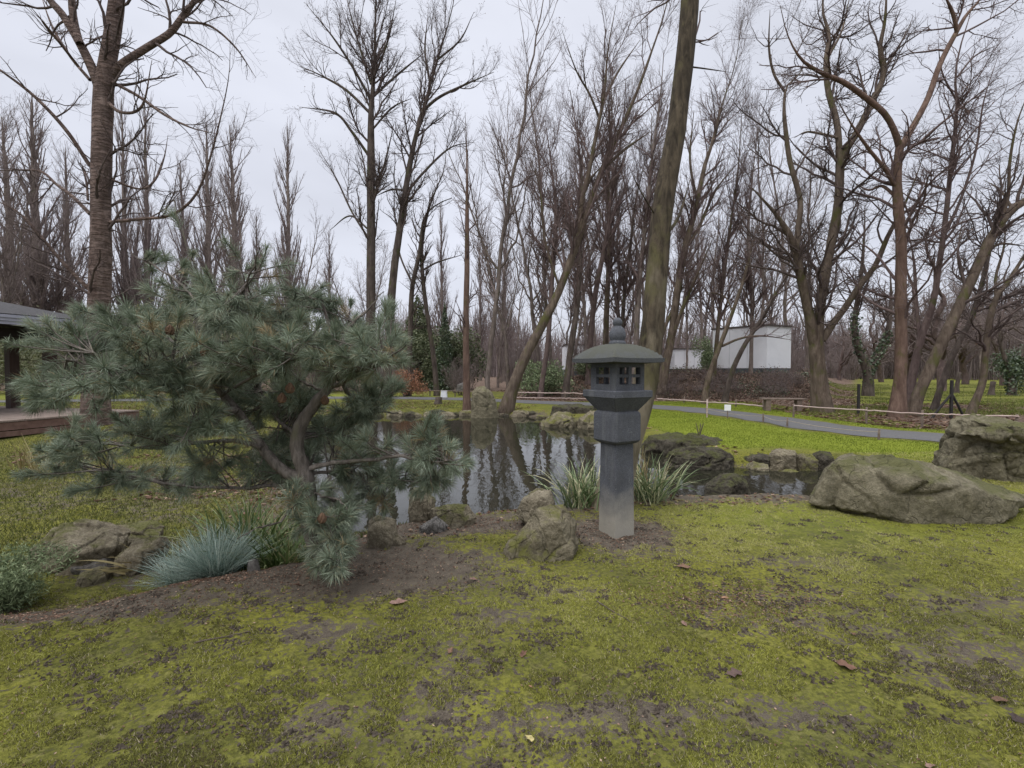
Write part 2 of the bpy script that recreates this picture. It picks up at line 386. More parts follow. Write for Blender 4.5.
SOIL = [(-1.15, 3.5, .95, .42, 1.1), (-.45, 4.4, .8, .22, .9), (.95, 4.2, .42, .40, .95), (-2.9, 2.95, .8, .2, 1.0), (-2.2, 3.3, .7, .15, .6),
        (1.35, 3.0, .5, .2, .22), (.55, 2.0, .3, .10, .35), (-.05, 2.75, .22, .12, .3), (.35, 3.1, .3, .12, .25), (2.0, 3.6, .6, .15, .25), (-1.0, 2.6, .3, .12, .3), (-.8, 1.9, .2, .15, .3), (1.5, 2.7, .5, .18, .30), (2.3, 2.4, .4, .3, .35), (-.3, 2.2, .2, .5, .3), (.1, 1.9, .3, .2, .3), (1.1, 2.0, .35, .15, .3), (3.2, 3.0, .7, .2, .3)]
def zones(x, y, D, PD):
    moss = np.full(x.shape, .72) + .5 * (fbm(x * .8, y * .8, 11) - .5)
    for cx, cy, rx, ry, k in SOIL: moss -= k * blob(cx, cy, rx, ry, x, y)
    edge = y - np.interp(x, EX, EY)
    moss -= .45 * ss(-.25, .1, edge) * ss(1.3, .3, D) * ss(8, 6.5, y)
    moss -= .5 * ss(.35, .0, D)
    moss -= .16 * ss(-.5, -1.5, x) * ss(.1, .6, edge) * ss(11, 8, y) * (.4 + 1.2 * (fbm(x * 1.6, y * 3.2, 44) > .5))
    moss += .35 * ss(-1, 2, x) * ss(.3, 1., D) * ss(7, 8, y) * ss(24, 21, y)
    lit = ss(20.5, 23.5, y + .6 * x * (x < 0) * 0) * ss(-.1, .1, x / np.maximum(y, 1)) + ss(30, 36, y) * ss(.1, -.1, x / np.maximum(y, 1))
    lit = np.maximum(lit, ss(1.2, 2.2, PD) * ss(8.0, 9.5, x - (y - 12) * .15) * ss(30, 22, y))
    meadow = ss(.66, .74, x / np.maximum(y, 1)) * ss(17, 22, y)
    lit = lit * (1 - meadow) + meadow * .34; moss = moss + .4 * meadow
    br = ss(.4, 1.2, D) * ss(6.4, 7.4, y) * ss(3.2, 4.4, x + (y - 8) * .1) * ss(1.0, 1.35, PD) * ss(24, 19, y) * .9
    br = np.maximum(br, .16 * ss(.7, 1.5, D) * ss(17, 17.8, y) * ss(24, 22.5, y) * ss(4, 2, x))
    br = np.maximum(br, .4 * ss(23, 25, y) * ss(30, 28, y) * ss(0, -2, x) * ss(1.3, 1.6, PD)) + .32 * ss(3.4, 4.8, y) * ss(.9, 2.4, x) * ss(6.3, 5, y) * ss(.2, .8, D)
    br = np.where(meadow > .3, np.maximum(br, .12), br)
    return moss, lit, np.clip(br, 0, 1)
moss, lit, br = zones(X, Yg, D, PD)
nx, ny = len(gx), len(gy)
idx = np.arange(nx * ny).reshape(ny, nx)
Fg = np.stack([idx[:-1, :-1], idx[:-1, 1:], idx[1:, 1:], idx[1:, :-1]], -1).reshape(-1, 4)
g_ = mk('ground', np.stack([X, Yg, Z], -1).reshape(-1, 3), [Fg], M['ground'], attrs={'moss': moss.ravel(), 'litter': lit.ravel(), 'bright': br.ravel()})
tag(g_, kind='structure')
def gz(x, y):
    """ground surface height as built"""
    x = np.atleast_1d(x).astype(float); y = np.atleast_1d(y).astype(float)
    i = np.clip(np.searchsorted(gx, x) - 1, 0, nx - 2); j = np.clip(np.searchsorted(gy, y) - 1, 0, ny - 2)
    fx = (x - gx[i]) / (gx[i + 1] - gx[i]); fy = (y - gy[j]) / (gy[j + 1] - gy[j])
    return (Z[j, i] * (1 - fx) + Z[j, i + 1] * fx) * (1 - fy) + (Z[j + 1, i] * (1 - fx) + Z[j + 1, i + 1] * fx) * fy
def GZ(x, y): return float(gz(x, y)[0])
# water sheet (polygon slightly larger than the pond; banks rise out of it)
bm = bmesh.new(); cen = POND.mean(0)
vs = [bm.verts.new((cen[0] + (p[0] - cen[0]) * 1.12, cen[1] + (p[1] - cen[1]) * 1.10, WATER)) for p in POND]
bm.faces.new(vs); bmesh.ops.triangulate(bm, faces=bm.faces)
tag(mkbm('pond_water', bm, M['water']), kind='structure')
# path ribbon
T = np.gradient(PC, axis=0); T = T / np.linalg.norm(T, axis=1, keepdims=True); Np = np.stack([-T[:, 1], T[:, 0]], 1)
cols = np.linspace(-1.0, 1.0, 9); V = []
for i in range(len(PC)):
    for c in cols:
        wob = .08 * math.sin(i * 1.7 + c * 3) if abs(c) == 1 else 0
        q = PC[i] + Np[i] * (c * .88 + wob); V.append((q[0], q[1], 0))
V = np.array(V); V[:, 2] = gz(V[:, 0], V[:, 1]) + .035 * (1 - np.tile(np.abs(cols) ** 6, len(PC))) + .004
V[:, 2] = np.maximum(V[:, 2], gz(V[:, 0], V[:, 1]) + .01)
ii = np.arange(len(V)).reshape(len(PC), 9)
tag(mk('path', V, [np.stack([ii[:-1, :-1], ii[1:, :-1], ii[1:, 1:], ii[:-1, 1:]], -1).reshape(-1, 4)], M['path']), kind='structure')

# ================================================================== TREES
def resample(pts, n): return catmull(pts, n)
def limb(px, Y0, dY=0., n=18, wob=.0, rng=None, taper=True):
    """px: list (px,py,width_px) -> (P (n,3), R (n))"""
    a = np.array(px, float); d = np.concatenate([[0], np.cumsum(np.hypot(*np.diff(a[:, :2], axis=0).T))]); s = d / max(d[-1], 1)
    pts = [P(q[0], q[1], Y0 + dY * t) for q, t in zip(a, s)]; rr = [q[2] / 2 / F * (Y0 + dY * t) / math.sqrt(1 + ((q[0] - 512) / F) ** 2) for q, t in zip(a, s)]
    arr = np.hstack([np.array(pts), np.array(rr)[:, None]])
    o = catmull(arr, n); o[:, 3] = np.maximum(o[:, 3], .003)
    if wob and rng is not None:
        wv = rng.normal(0, wob, (n, 3)); wv[0] = 0; wv[:, 2] *= .3; o[:, :3] += wv
    if taper: s_ = np.linspace(0, 1, n); o[:, 3] *= np.interp(s_, [0, .6, 1], [1, .95, .3])
    return o[:, :3], o[:, 3]
def spawn(rng, Pa, Ra, dens, t0, t1, ang, ratio, N_, rr, trop=.12, wob=.12, minr=.003, sd=.25, lmax=1e9, lmin=.05, droop=0., shape=.6):
    """children of parents Pa (B,N,3), Ra (B,N); returns arrays"""
    B, n, _ = Pa.shape
    seg = np.linalg.norm(np.diff(Pa, axis=1), axis=2); L = seg.sum(1)
    cnt = rng.poisson(dens * L * (t1 - t0)); cnt = np.minimum(cnt, 90); pi = np.repeat(np.arange(B), cnt)
    if len(pi) == 0: return np.zeros((0, N_, 3)), np.zeros((0, N_))
    t = rng.uniform(t0, t1, len(pi)); f = t * (n - 1); i = np.minimum(f.astype(int), n - 2); u = (f - i)[:, None]
    p0 = Pa[pi, i] * (1 - u) + Pa[pi, i + 1] * u; r0 = (Ra[pi, i] * (1 - u[:, 0]) + Ra[pi, i + 1] * u[:, 0])
    T = norm(Pa[pi, i + 1] - Pa[pi, i])
    rd = norm(np.cross(T, rng.normal(size=T.shape))); a = np.radians(rng.normal(ang, ang * sd, len(pi)))[:, None]
    d = norm(T * np.cos(a) + rd * np.sin(a))
    ln = np.clip(L[pi] * ratio * (1 - shape * t) * rng.uniform(.55, 1.25, len(pi)), lmin, lmax)
    rs = np.maximum(np.minimum(r0 * rr, ln * .022 + .002), minr)
    pts = [p0]; st = (ln / (N_ - 1))[:, None]
    for k in range(N_ - 1):
        d = norm(d + rng.normal(0, wob, d.shape) + np.array([0, 0, trop - droop * k / N_]))
        pts.append(pts[-1] + d * st)
    Pc = np.stack(pts, 1); tt = np.linspace(0, 1, N_)[None, :]
    Rc = np.maximum(rs[:, None] * (1 - .72 * tt), minr * .75)
    return Pc, Rc
def leaves_at(rng, pts, size, rnd=None, per=1, spread=.05, asp=.6):
    pts = np.repeat(pts, per, axis=0); n = len(pts); c = pts + rng.normal(0, spread, (n, 3))
    a = norm(rng.normal(size=(n, 3))); b = norm(np.cross(a, rng.normal(size=(n, 3))))
    s = (size * rng.uniform(.6, 1.4, n))[:, None]
    V = np.stack([c - a * s, c + b * s * asp, c + a * s, c - b * s * asp], 1).reshape(-1, 3)
    Fq = np.arange(4 * n).reshape(n, 4)
    r = np.repeat(rng.uniform(0, 1, n) if rnd is None else rnd, 4)
    return V, Fq, r
def make_tree(name, label, cat, base, trunk, limbs, seed, mat, tmat, levels, group=None, bits=0, bitmat=None, trunk_children=True, tside=12, limbside=8, lname='limb'):
    """trunk, limbs: (P,R). levels: list of dict for spawn"""
    rng = np.random.default_rng(seed)
    root = empty(name, base, label, cat, group)
    V, Fq = tubes(trunk[0][None], trunk[1][None], tside)
    V = V + rng.normal(0, trunk[1].mean() * .035, V.shape)
    mk('trunk', V, [Fq], mat, root, base)
    for lp, lr in limbs:
        V, Fq = tubes(lp[None], lr[None], limbside); mk(lname, V, [Fq], mat, root, base)
    n = len(trunk[0])
    allp = [trunk[0]] if trunk_children else []; allr = [trunk[1]] if trunk_children else []
    for lp, lr in limbs: allp.append(lp); allr.append(lr)
    Pa = np.stack(allp); Ra = np.stack(allr); parts = []
    first = True
    for lv in levels:
        lv = dict(lv); sides = lv.pop('sides', 3)
        if first:
            ht = trunk[0][:, 2].max() - base[2]
        Pc, Rc = spawn(rng, Pa, Ra, **lv)
        if first and len(Pc):
            keep = (Pc[:, 0, 2] > base[2] + .12 * ht); Pc, Rc = Pc[keep], Rc[keep]; first = False
        if len(Pc): parts.append(tubes(Pc, Rc, sides))
        Pa, Ra = Pc, Rc
        if not len(Pc): break
    V, Fs = join(parts)
    mk('crown', V, Fs, tmat, root, base)
    if bits and len(Pa):
        k = rng.choice(len(Pa), min(bits, len(Pa)), replace=len(Pa) < bits); V, Fq, r = leaves_at(rng, Pa[k][:, -1], .022 if bits else .02, spread=.03)
        mk('withered_leaves', V, [Fq], bitmat or M['deadleaf'], root, base, attrs={'rnd': r * .7})
    return root
def Lv(d1=1.6, d2=3.0, d3=6.0, mr=.005, a=42, up=.10, l1=.30, l2=.42, l3=.5, wob=.12, t0=.15, N1=8, lmax=3.2):
    return [dict(dens=d1 * 1.4, t0=t0, t1=1, ang=a, ratio=.55, N_=N1, rr=.5, trop=up, wob=wob * 1.25, minr=mr * 1.0, sides=5, lmin=lmax * .25, lmax=lmax, shape=.5),
            dict(dens=d2 * 1.75, t0=.10, t1=1, ang=a, ratio=.52, N_=6, rr=.6, trop=up * .7, wob=wob * 1.6, minr=mr * .72, sides=4, lmin=.25, lmax=1.5, shape=.5),
            dict(dens=d3 * 1.7, t0=.05, t1=1, ang=a, ratio=.6, N_=4, rr=.7, trop=up * .5, wob=wob * 1.9, minr=mr * .6, sides=3, lmin=.18, lmax=.8, shape=.4)]

def traced(label, basepx, tr, lbs, seed, mat, tmat, levels, Y=None, name='bare_tree', cat='tree', bits=0, flare=1.35, group=None, lean=0, tside=12, **k):
    """tr: trunk trace from the base up; lbs: list of (trace, dY)"""
    rng = np.random.default_rng(seed * 7 + 1)
    if Y is None: b = hit(*basepx)
    else:
        x = P(basepx[0], basepx[1], Y)[0]; b = np.array([x, Y, GZ(x, Y)])
    Y = b[1]; b[2] = GZ(b[0], b[1])
    pz = P(tr[0][0], tr[0][1], Y)
    tp, trr = limb(tr, Y, lean, n=22, taper=tr[-1][2] < 7)
    tp[0, 2] = min(tp[0, 2], b[2] - .12)
    hgt = np.clip((tp[:, 2] - b[2]) / (trr[0] * 7), 0, 1); trr = trr * (1 + (flare - 1) * (1 - hgt) ** 2)
    ls = []
    for q in lbs:
        t_, dY = q[0], q[1]
        y0 = Y + lean * np.clip((P(t_[0][0], t_[0][1], Y)[2] - b[2]) / max(tp[-1, 2] - b[2], .1), 0, 1) + (q[2] if len(q) > 2 else 0)
        ls.append(limb(t_, y0, dY, n=22))
    return make_tree(name, label, cat, b, (tp, trr), ls, seed, mat, tmat, levels, bits=bits, group=group, tside=tside, **k)

# --- T1 big cherry-barked tree at left
traced('large bare tree with thick banded reddish bark behind the blue pine and beside the pavilion', (97, 425),
       [(96, 432, 27), (96, 370, 27), (99, 300, 25), (101, 240, 23), (101, 180, 22), (103, 120, 21), (104, 84, 21), (111, 45, 18), (117, 0, 17), (122, -60, 14), (126, -130, 11)],
       [([(101, 92, 13), (92, 68, 12), (78, 40, 11), (62, 14, 10), (46, -6, 9), (20, -60, 7)], -.6), ([(80, 44, 9), (74, 20, 9), (72, -6, 8), (76, -70, 6)], .4, -.3),
        ([(108, 78, 11), (122, 64, 9), (148, 47, 8), (170, 33, 7.5), (183, 16, 7), (197, -4, 6), (215, -45, 4)], .5),
        ([(103, 96, 4), (120, 112, 4), (142, 106, 3), (152, 60, 2)], -.5),
        ([(90, 166, 5), (66, 130, 5), (34, 96, 4.5), (0, 70, 4), (-40, 42, 3)], -1.2), ([(112, 82, 4), (138, 96, 3.6), (165, 115, 3.2), (192, 128, 2.6), (218, 134, 2)], -.8),
        ([(110, 222, 4), (140, 219, 3.8), (172, 215, 3.4), (195, 196, 3), (208, 165, 2.6), (220, 120, 2.2), (229, 75, 1.8), (230, 40, 1.3)], -1.),
        ([(90, 214, 5), (72, 196, 4.5), (56, 184, 4), (42, 172, 3.4), (20, 170, 3), (-12, 171, 2.4)], .7), ([(88, 200, 3), (86, 180, 2.6), (80, 160, 2)], .5),
        ([(90, 290, 5), (66, 266, 4.5), (42, 238, 4), (18, 212, 3.6), (-14, 196, 3)], -.9), ([(112, 180, 3), (140, 189, 2.6), (155, 180, 2.4), (164, 158, 2), (168, 135, 1.4)], .8),
        ([(90, 80, 4), (70, 56, 3.6), (52, 26, 3), (40, -8, 2)], .9), ([(78, 66, 3.5), (48, 28, 3), (30, 6, 2)], -1.4), ([(183, 22, 3), (210, 26, 2.6), (236, 48, 2.2), (256, 78, 1.5)], .7)],
       11, M['cherry'], M['twig'], Lv(1.5, 2.3, 3.4, .0032, 48, .03, .22, .45, .5, .16, lmax=1.9), tside=16)
# --- T2, T3: the pair right of the pine
T2 = traced('tall straight bare tree rising just above the right side of the blue pine', (372, 402),
       [(372, 404, 11), (371, 340, 10), (371, 260, 9), (371, 200, 8.5), (371, 150, 8), (371, 110, 6.5), (374, 75, 5), (375, 40, 4), (376, 0, 3), (378, -40, 2)],
       [([(369, 156, 3), (352, 132, 3), (335, 113, 2.6), (300, 107, 1.6)], -1), ([(369, 112, 3), (346, 90, 2.8), (322, 76, 2.2), (300, 66, 1.6)], 1), ([(370, 98, 2.8), (352, 66, 2.6), (332, 36, 2), (306, 4, 1.4)], -1.5),
        ([(371, 84, 2.6), (362, 55, 2.4), (352, 20, 1.8), (345, -10, 1.2)], 1), ([(374, 96, 2.4), (396, 76, 2.2), (425, 52, 1.6)], 1.2), ([(375, 75, 2.4), (388, 40, 2), (396, 0, 1.4)], -1),
        ([(371, 242, 2.2), (352, 212, 2), (336, 178, 1.6), (318, 148, 1.1)], .6), ([(374, 196, 2.2), (385, 162, 2), (394, 124, 1.4)], -.8), ([(369, 230, 2.0), (350, 216, 1.8), (330, 230, 1.4)], 1),
        ([(372, 130, 2.2), (392, 108, 2), (412, 98, 1.4)], .5)],
       21, M['dark'], M['twig'], Lv(1.7, 3.0, 5.0, .0046, 38, .12, .2, .42, .5, .10, lmax=2.4, t0=.35), bits=2600)
traced('bare tree leaning slightly right with forked top beside the straight one above the pine', (386, 402),
       [(386, 403, 9), (389, 340, 8.5), (393, 280, 8), (400, 228, 7), (408, 175, 6), (416, 135, 5), (424, 108, 4.4), (432, 78, 3.6), (442, 45, 3), (452, 10, 2.2), (456, -15, 1.6)],
       [([(422, 112, 3), (438, 98, 2.8), (462, 86, 2.2), (494, 72, 1.4)], -1), ([(404, 196, 3), (424, 172, 2.6), (450, 148, 2), (474, 142, 1.3)], 1), ([(402, 190, 2), (390, 190, 1.8), (376, 196, 1.3)], .5),
        ([(430, 84, 2.2), (425, 50, 2), (428, 15, 1.3)], 1), ([(437, 60, 2), (460, 40, 1.6), (474, 12, 1.1)], -1)],
       22, M['dark'], M['twig'], Lv(1.6, 3.0, 5.0, .0046, 38, .12, .2, .42, .5, .10, lmax=2.2, t0=.4), bits=1800)
# --- T4 slim tree by the standing stone
traced('slim straight reddish tree immediately left of the standing stone on the far bank', (467, 414),
       [(467, 416, 7.5), (466, 330, 6.2), (467, 260, 5.2), (467, 200, 4.2), (467, 165, 3), (466, 130, 1.6), (465, 112, 1.)], [],
       24, M['red'], M['redtwig'], Lv(1.5, 2.4, 3.5, .0045, 42, .12, .08, .42, .5, .1, lmax=1.2, t0=.25))
traced('thin crooked dark tree leaning between the blue pine and the slim reddish tree', (436, 396),
       [(437, 398, 5.5), (434, 360, 5), (428, 320, 4.6), (423, 280, 4.2), (422, 245, 3.6), (430, 205, 3), (444, 170, 2), (446, 150, 1.3)], [([(423, 270, 2), (438, 262, 1.8), (462, 255, 1.2)], 1)],
       25, M['dark'], M['twig'], Lv(1.6, 2.6, 3.5, .005, 42, .12, .12, .42, .5, .12, lmax=1.6, t0=.3))
traced('thin dark tree with its top bent right, just right of the pine behind the lawn', (410, 396),
       [(408, 398, 6), (410, 340, 5.4), (412, 290, 5), (419, 255, 4.4), (424, 218, 3.6), (438, 204, 2.8), (452, 198, 2)], [([(413, 285, 2), (400, 255, 1.8), (396, 225, 1.1)], 1)],
       26, M['dark'], M['twig'], Lv(1.6, 2.6, 3.5, .005, 42, .12, .12, .42, .5, .12, lmax=1.6, t0=.3))
# --- T6 leaning tree on the far bank
traced('dark tree leaning strongly right out of the far bank beside the standing stone', (507, 411),
       [(505, 412, 13), (514, 385, 11), (526, 355, 10), (546, 318, 9), (562, 284, 8), (572, 256, 7.5), (581, 232, 7), (592, 196, 6), (606, 160, 5.4), (624, 122, 4.8), (640, 84, 4), (652, 50, 3.4), (664, 15, 2.6), (672, -20, 2)],
       [([(580, 238, 6), (581, 205, 5), (589, 172, 4.4), (596, 135, 3.8), (604, 95, 3.2), (608, 50, 2.4), (616, 5, 1.8)], -1), ([(581, 200, 3.6), (590, 180, 3.4), (600, 168, 2.6)], 0),
        ([(604, 168, 3.4), (624, 150, 3), (650, 132, 2.2)], 1), ([(600, 120, 2.6), (590, 95, 2.2), (576, 70, 1.6), (562, 30, 1.1)], -1), ([(602, 105, 2.6), (618, 72, 2.2), (640, 40, 1.5)], 1.2),
        ([(560, 290, 2.6), (545, 240, 2.2), (540, 190, 1.8), (528, 150, 1.2)], -.8)],
       27, M['brown'], M['redtwig'], Lv(1.7, 2.6, 4.2, .0046, 36, .13, .2, .42, .5, .10, lmax=2.4, t0=.3), bits=900)
# --- T7 main leaning trunk right behind the lantern
traced('big olive mossy trunk leaning right directly behind the stone lantern', (614, 507),
       [(611, 512, 34), (616, 484, 29), (624, 452, 27), (635, 420, 26), (645, 385, 24.5), (651, 345, 23.5), (655, 300, 22.5), (659, 250, 22), (663, 205, 21), (670, 165, 20), (676, 130, 19), (681, 90, 18.5), (686, 45, 18), (690, 0, 18), (693, -60, 15), (700, -140, 12)],
       [([(661, 240, 4), (678, 218, 3.2), (690, 180, 2)], .6), ([(680, 66, 2), (700, 68, 1.6), (735, 73, .8)], .3), ([(655, 215, 1.6), (640, 190, 1.4), (628, 165, .8)], -.4)],
       28, M['olive'], M['redtwig'], Lv(.5, 1.8, 2.5, .0022, 50, .05, .10, .42, .5, .12, lmax=1.1, t0=.5), tside=24, lean=.6)
# --- T15 behind the big trunk
traced('slender leaning tree with a fine twiggy crown right of the big olive trunk', (660, 398),
       [(660, 400, 9.5), (665, 368, 9), (672, 333, 8.4), (677, 293, 7.6), (684, 252, 7), (692, 222, 6), (698, 198, 5.4), (704, 168, 4.6), (713, 140, 3.8), (722, 105, 2.8), (735, 65, 2), (742, 20, 1.4)],
       [([(686, 248, 4), (700, 225, 3.4), (716, 190, 2.6), (740, 160, 1.8)], 1), ([(675, 305, 4), (664, 330, 4), (660, 350, 4)], 0), ([(697, 200, 3), (690, 160, 2.4), (694, 110, 1.6)], -1), ([(668, 350, 5), (684, 305, 4), (700, 268, 3), (712, 240, 2)], -1.)],
       29, M['brown'], M['redtwig'], Lv(2.0, 3.2, 4.8, .0048, 34, .14, .2, .42, .5, .10, lmax=2.4, t0=.25), bits=700)
# --- thin trees in front of the white building
traced('thin arching dark tree in front of the left edge of the white building', (704, 404),
       [(704, 402, 6), (708, 380, 5.6), (716, 356, 5), (726, 330, 4.6), (734, 308, 4), (742, 285, 3.4), (750, 255, 2.6), (757, 225, 1.8), (762, 196, 1.2)], [([(722, 346, 3), (742, 338, 2.4), (764, 336, 2), (792, 340, 1.4)], .5), ([(733, 312, 2), (724, 296, 1.6), (706, 292, 1.2)], .6)],
       30, M['brown'], M['redtwig'], Lv(1.8, 2.8, 3.6, .0045, 42, .1, .2, .42, .5, .12, lmax=1.6, t0=.3))
traced('thin straight tree slanting right across the middle of the white building', (727, 402),
       [(724, 402, 6), (732, 372, 5.4), (744, 346, 5), (757, 326, 4.4), (768, 308, 4), (780, 286, 3.2), (796, 262, 2.4), (806, 236, 1.5)], [([(766, 312, 2), (772, 290, 1.8), (770, 262, 1.1)], .5)],
       31, M['dark'], M['twig'], Lv(1.8, 2.8, 3.6, .0045, 42, .1, .2, .42, .5, .12, lmax=1.6, t0=.35), bits=200)
# --- right group
LR = Lv(1.9, 2.8, 4.6, .0042, 44, .06, .2, .45, .5, .15, lmax=2.3, t0=.3)
traced('thick trunked tree dividing into three tall stems between the bench and the fence post', (823, 413),
       [(823, 416, 20), (820, 390, 17), (818, 367, 16), (816, 345, 16), (819, 318, 11), (824, 283, 10.5), (831, 245, 10), (838, 205, 9.5), (840, 162, 9), (839, 150, 8)],
       [([(815, 345, 13), (809, 314, 11), (801, 278, 10), (793, 243, 9), (778, 217, 7), (766, 203, 6), (752, 188, 4)], -1), ([(796, 252, 7), (798, 230, 6.5), (800, 200, 6), (790, 162, 5.6), (786, 133, 5), (784, 108, 4.4), (787, 86, 3.6), (800, 74, 2.6), (806, 52, 1.6)], .3, -.4),
        ([(785, 92, 3), (774, 74, 2.8), (769, 48, 2.4), (770, 10, 1.8)], -.6), ([(822, 340, 9), (834, 322, 8), (845, 308, 7.5), (858, 288, 7), (875, 266, 6.4), (888, 236, 5.6), (902, 210, 4.4), (915, 180, 3.2), (925, 150, 2)], -.8),
        ([(840, 165, 7), (837, 124, 7), (828, 90, 6.4), (826, 60, 5.6), (829, 35, 5), (823, 12, 4.4), (824, -20, 3.4)], .8), ([(840, 160, 8), (856, 134, 8), (870, 106, 7.5), (881, 84, 7), (884, 68, 6.4), (880, 48, 6), (885, 20, 5.4), (887, -20, 4.4)], -.9),
        ([(838, 138, 3), (822, 134, 3), (806, 132, 2.4), (794, 138, 1.6)], .5), ([(829, 56, 3), (842, 30, 2.4), (850, -5, 1.6)], .7), ([(884, 68, 3), (896, 52, 2.4), (912, 20, 1.6)], .6)],
       41, M['brown'], M['twig'], LR, tside=16, bits=700)
traced('red barked tree forking high up beside the braced fence post', (898, 417),
       [(897, 419, 18), (899, 392, 14), (901, 360, 13), (901, 317, 12.5), (901, 277, 12), (901, 238, 11.5), (898, 205, 11), (897, 173, 10), (900, 145, 9)],
       [([(900, 148, 8), (911, 130, 7.5), (928, 98, 7), (940, 64, 6.6), (957, 31, 6.2), (967, 14, 5.6), (981, -2, 4.6), (995, -30, 3.6)], .6), ([(957, 32, 5), (953, 14, 4.6), (944, -6, 4)], -.4),
        ([(899, 146, 8), (894, 130, 7.5), (884, 113, 7), (866, 98, 6.6), (845, 83, 6), (822, 73, 5), (802, 60, 4), (788, 36, 2.8), (780, 5, 2)], -1.2), ([(896, 188, 5), (884, 168, 4.6), (868, 148, 4), (850, 122, 3), (838, 100, 2)], -1),
        ([(897, 198, 4), (882, 186, 3.6), (868, 190, 2.6), (850, 180, 1.6)], 1)],
       42, M['red'], M['redtwig'], LR, tside=16, bits=500)
traced('thinner purplish tree between the red barked tree and the slanting trunk', (907, 408),
       [(907, 409, 11), (914, 368, 9.5), (922, 335, 8.5), (934, 300, 7.5), (938, 272, 7), (943, 240, 6.6), (947, 205, 6), (951, 165, 5.4), (955, 133, 5), (957, 100, 4.4), (955, 76, 3.8), (960, 48, 3.2), (970, 15, 2.4), (978, -20, 1.8)],
       [([(946, 232, 4), (962, 196, 3.4), (976, 150, 2.8), (984, 100, 2.2), (1000, 50, 1.5)], .8), ([(920, 342, 5), (916, 300, 4.4), (914, 262, 3.6), (908, 230, 2.6)], 1), ([(956, 100, 2.4), (942, 72, 2), (938, 40, 1.3)], -.8), ([(958, 76, 2.6), (975, 56, 2.2), (1000, 44, 1.4)], .6)],
       43, M['purple'], M['redtwig'], LR, bits=500)
traced('thick tree slanting far to the right across the meadow view', (912, 416),
       [(911, 418, 15), (918, 395, 13), (928, 373, 13), (945, 335, 13), (965, 294, 12.5), (981, 258, 12), (997, 228, 11.5), (1011, 210, 11), (1027, 200, 10), (1050, 186, 9), (1080, 168, 7)],
       [([(984, 254, 4), (1000, 244, 3.6), (1024, 246, 2.6)], .6), ([(1000, 224, 5), (1008, 196, 4.4), (1010, 160, 3.6), (1018, 120, 2.8), (1034, 80, 2)], -.6), ([(966, 290, 3), (958, 258, 2.6), (962, 220, 1.8)], .8), ([(1012, 208, 4), (1000, 190, 3), (984, 180, 2)], 1)],
       44, M['brown'], M['twig'], LR, bits=900)
traced('dark leaning tree behind the braced fence post', (934, 411),
       [(933, 412, 8), (941, 387, 7.5), (955, 350, 7), (971, 320, 6.4), (981, 287, 5.8), (988, 258, 5), (994, 225, 4), (1002, 190, 3), (1012, 150, 2)], [([(975, 308, 3), (990, 292, 2.6), (1010, 270, 1.8)], 1)],
       45, M['dark'], M['twig'], LR, bits=300)
traced('curved dark tree bending right beside the far end of the rail fence', (971, 415),
       [(969, 416, 10), (976, 400, 9), (983, 380, 8.5), (986, 347, 8), (990, 320, 8), (996, 298, 7.5), (1008, 282, 7), (1018, 266, 6.4), (1028, 250, 5.6), (1046, 226, 4.4)], [([(996, 298, 4), (996, 276, 3.6), (1004, 246, 2.6), (1006, 210, 1.8)], .8)],
       46, M['brown'], M['twig'], LR, bits=300)
# loose group of slim stems in the middle wood, each traced
MID = [([(565, 396, 7), (572, 340, 6.5), (578, 300, 6), (580, 240, 5), (582, 190, 4), (578, 140, 3), (570, 90, 2)], 'slim grey tree left of the lantern roof, first in the row of stems'),
       ([(588, 396, 6.5), (590, 345, 6), (596, 290, 5.5), (606, 240, 4.6), (612, 190, 3.8), (622, 130, 2.6), (626, 80, 1.6)], 'slim tree rising just left of the lantern finial'),
       ([(606, 396, 6.5), (606, 330, 6), (608, 280, 5.4), (610, 230, 4.8), (608, 180, 4), (612, 120, 3), (610, 60, 2)], 'straight slim tree directly above the lantern finial'),
       ([(634, 394, 7), (636, 345, 6.4), (638, 300, 6), (642, 255, 5.4), (647, 210, 4.8), (652, 160, 3.8), (660, 100, 2.6), (664, 50, 1.8)], 'dark slim tree hugging the left side of the big olive trunk'),
       ([(624, 394, 5), (622, 350, 4.6), (624, 300, 4), (630, 250, 3.4), (636, 200, 2.8), (648, 150, 2)], 'thinnest stem between the lantern finial and the big olive trunk'),
       ([(540, 396, 5), (548, 340, 5), (552, 280, 4.6), (556, 220, 4), (552, 170, 3), (545, 120, 2)], 'thin tree crossing behind the leaning tree of the far bank'),
       ([(712, 398, 5), (716, 350, 4.6), (722, 290, 4), (730, 230, 3.2), (738, 170, 2.4), (742, 110, 1.6)], 'thin tree standing at the left corner of the white building'),
       ([(750, 400, 4.4), (752, 300, 4), (748, 240, 3.4), (752, 180, 2.6), (760, 120, 1.8)], 'thin upright tree rising behind the roof of the white building')]
for i, (tr, lb) in enumerate(MID):
    traced(lb, (tr[0][0], tr[0][1]), tr, [], 60 + i, [M['dark'], M['purple'], M['brown'], M['far']][i % 4], M['redtwig'], Lv(1.7, 2.6, 4.4, .0056, 32, .14, .22, .42, .5, .11, lmax=2.6, t0=.25), Y=24 + (i * 37 % 5) * 1.3, tside=8)

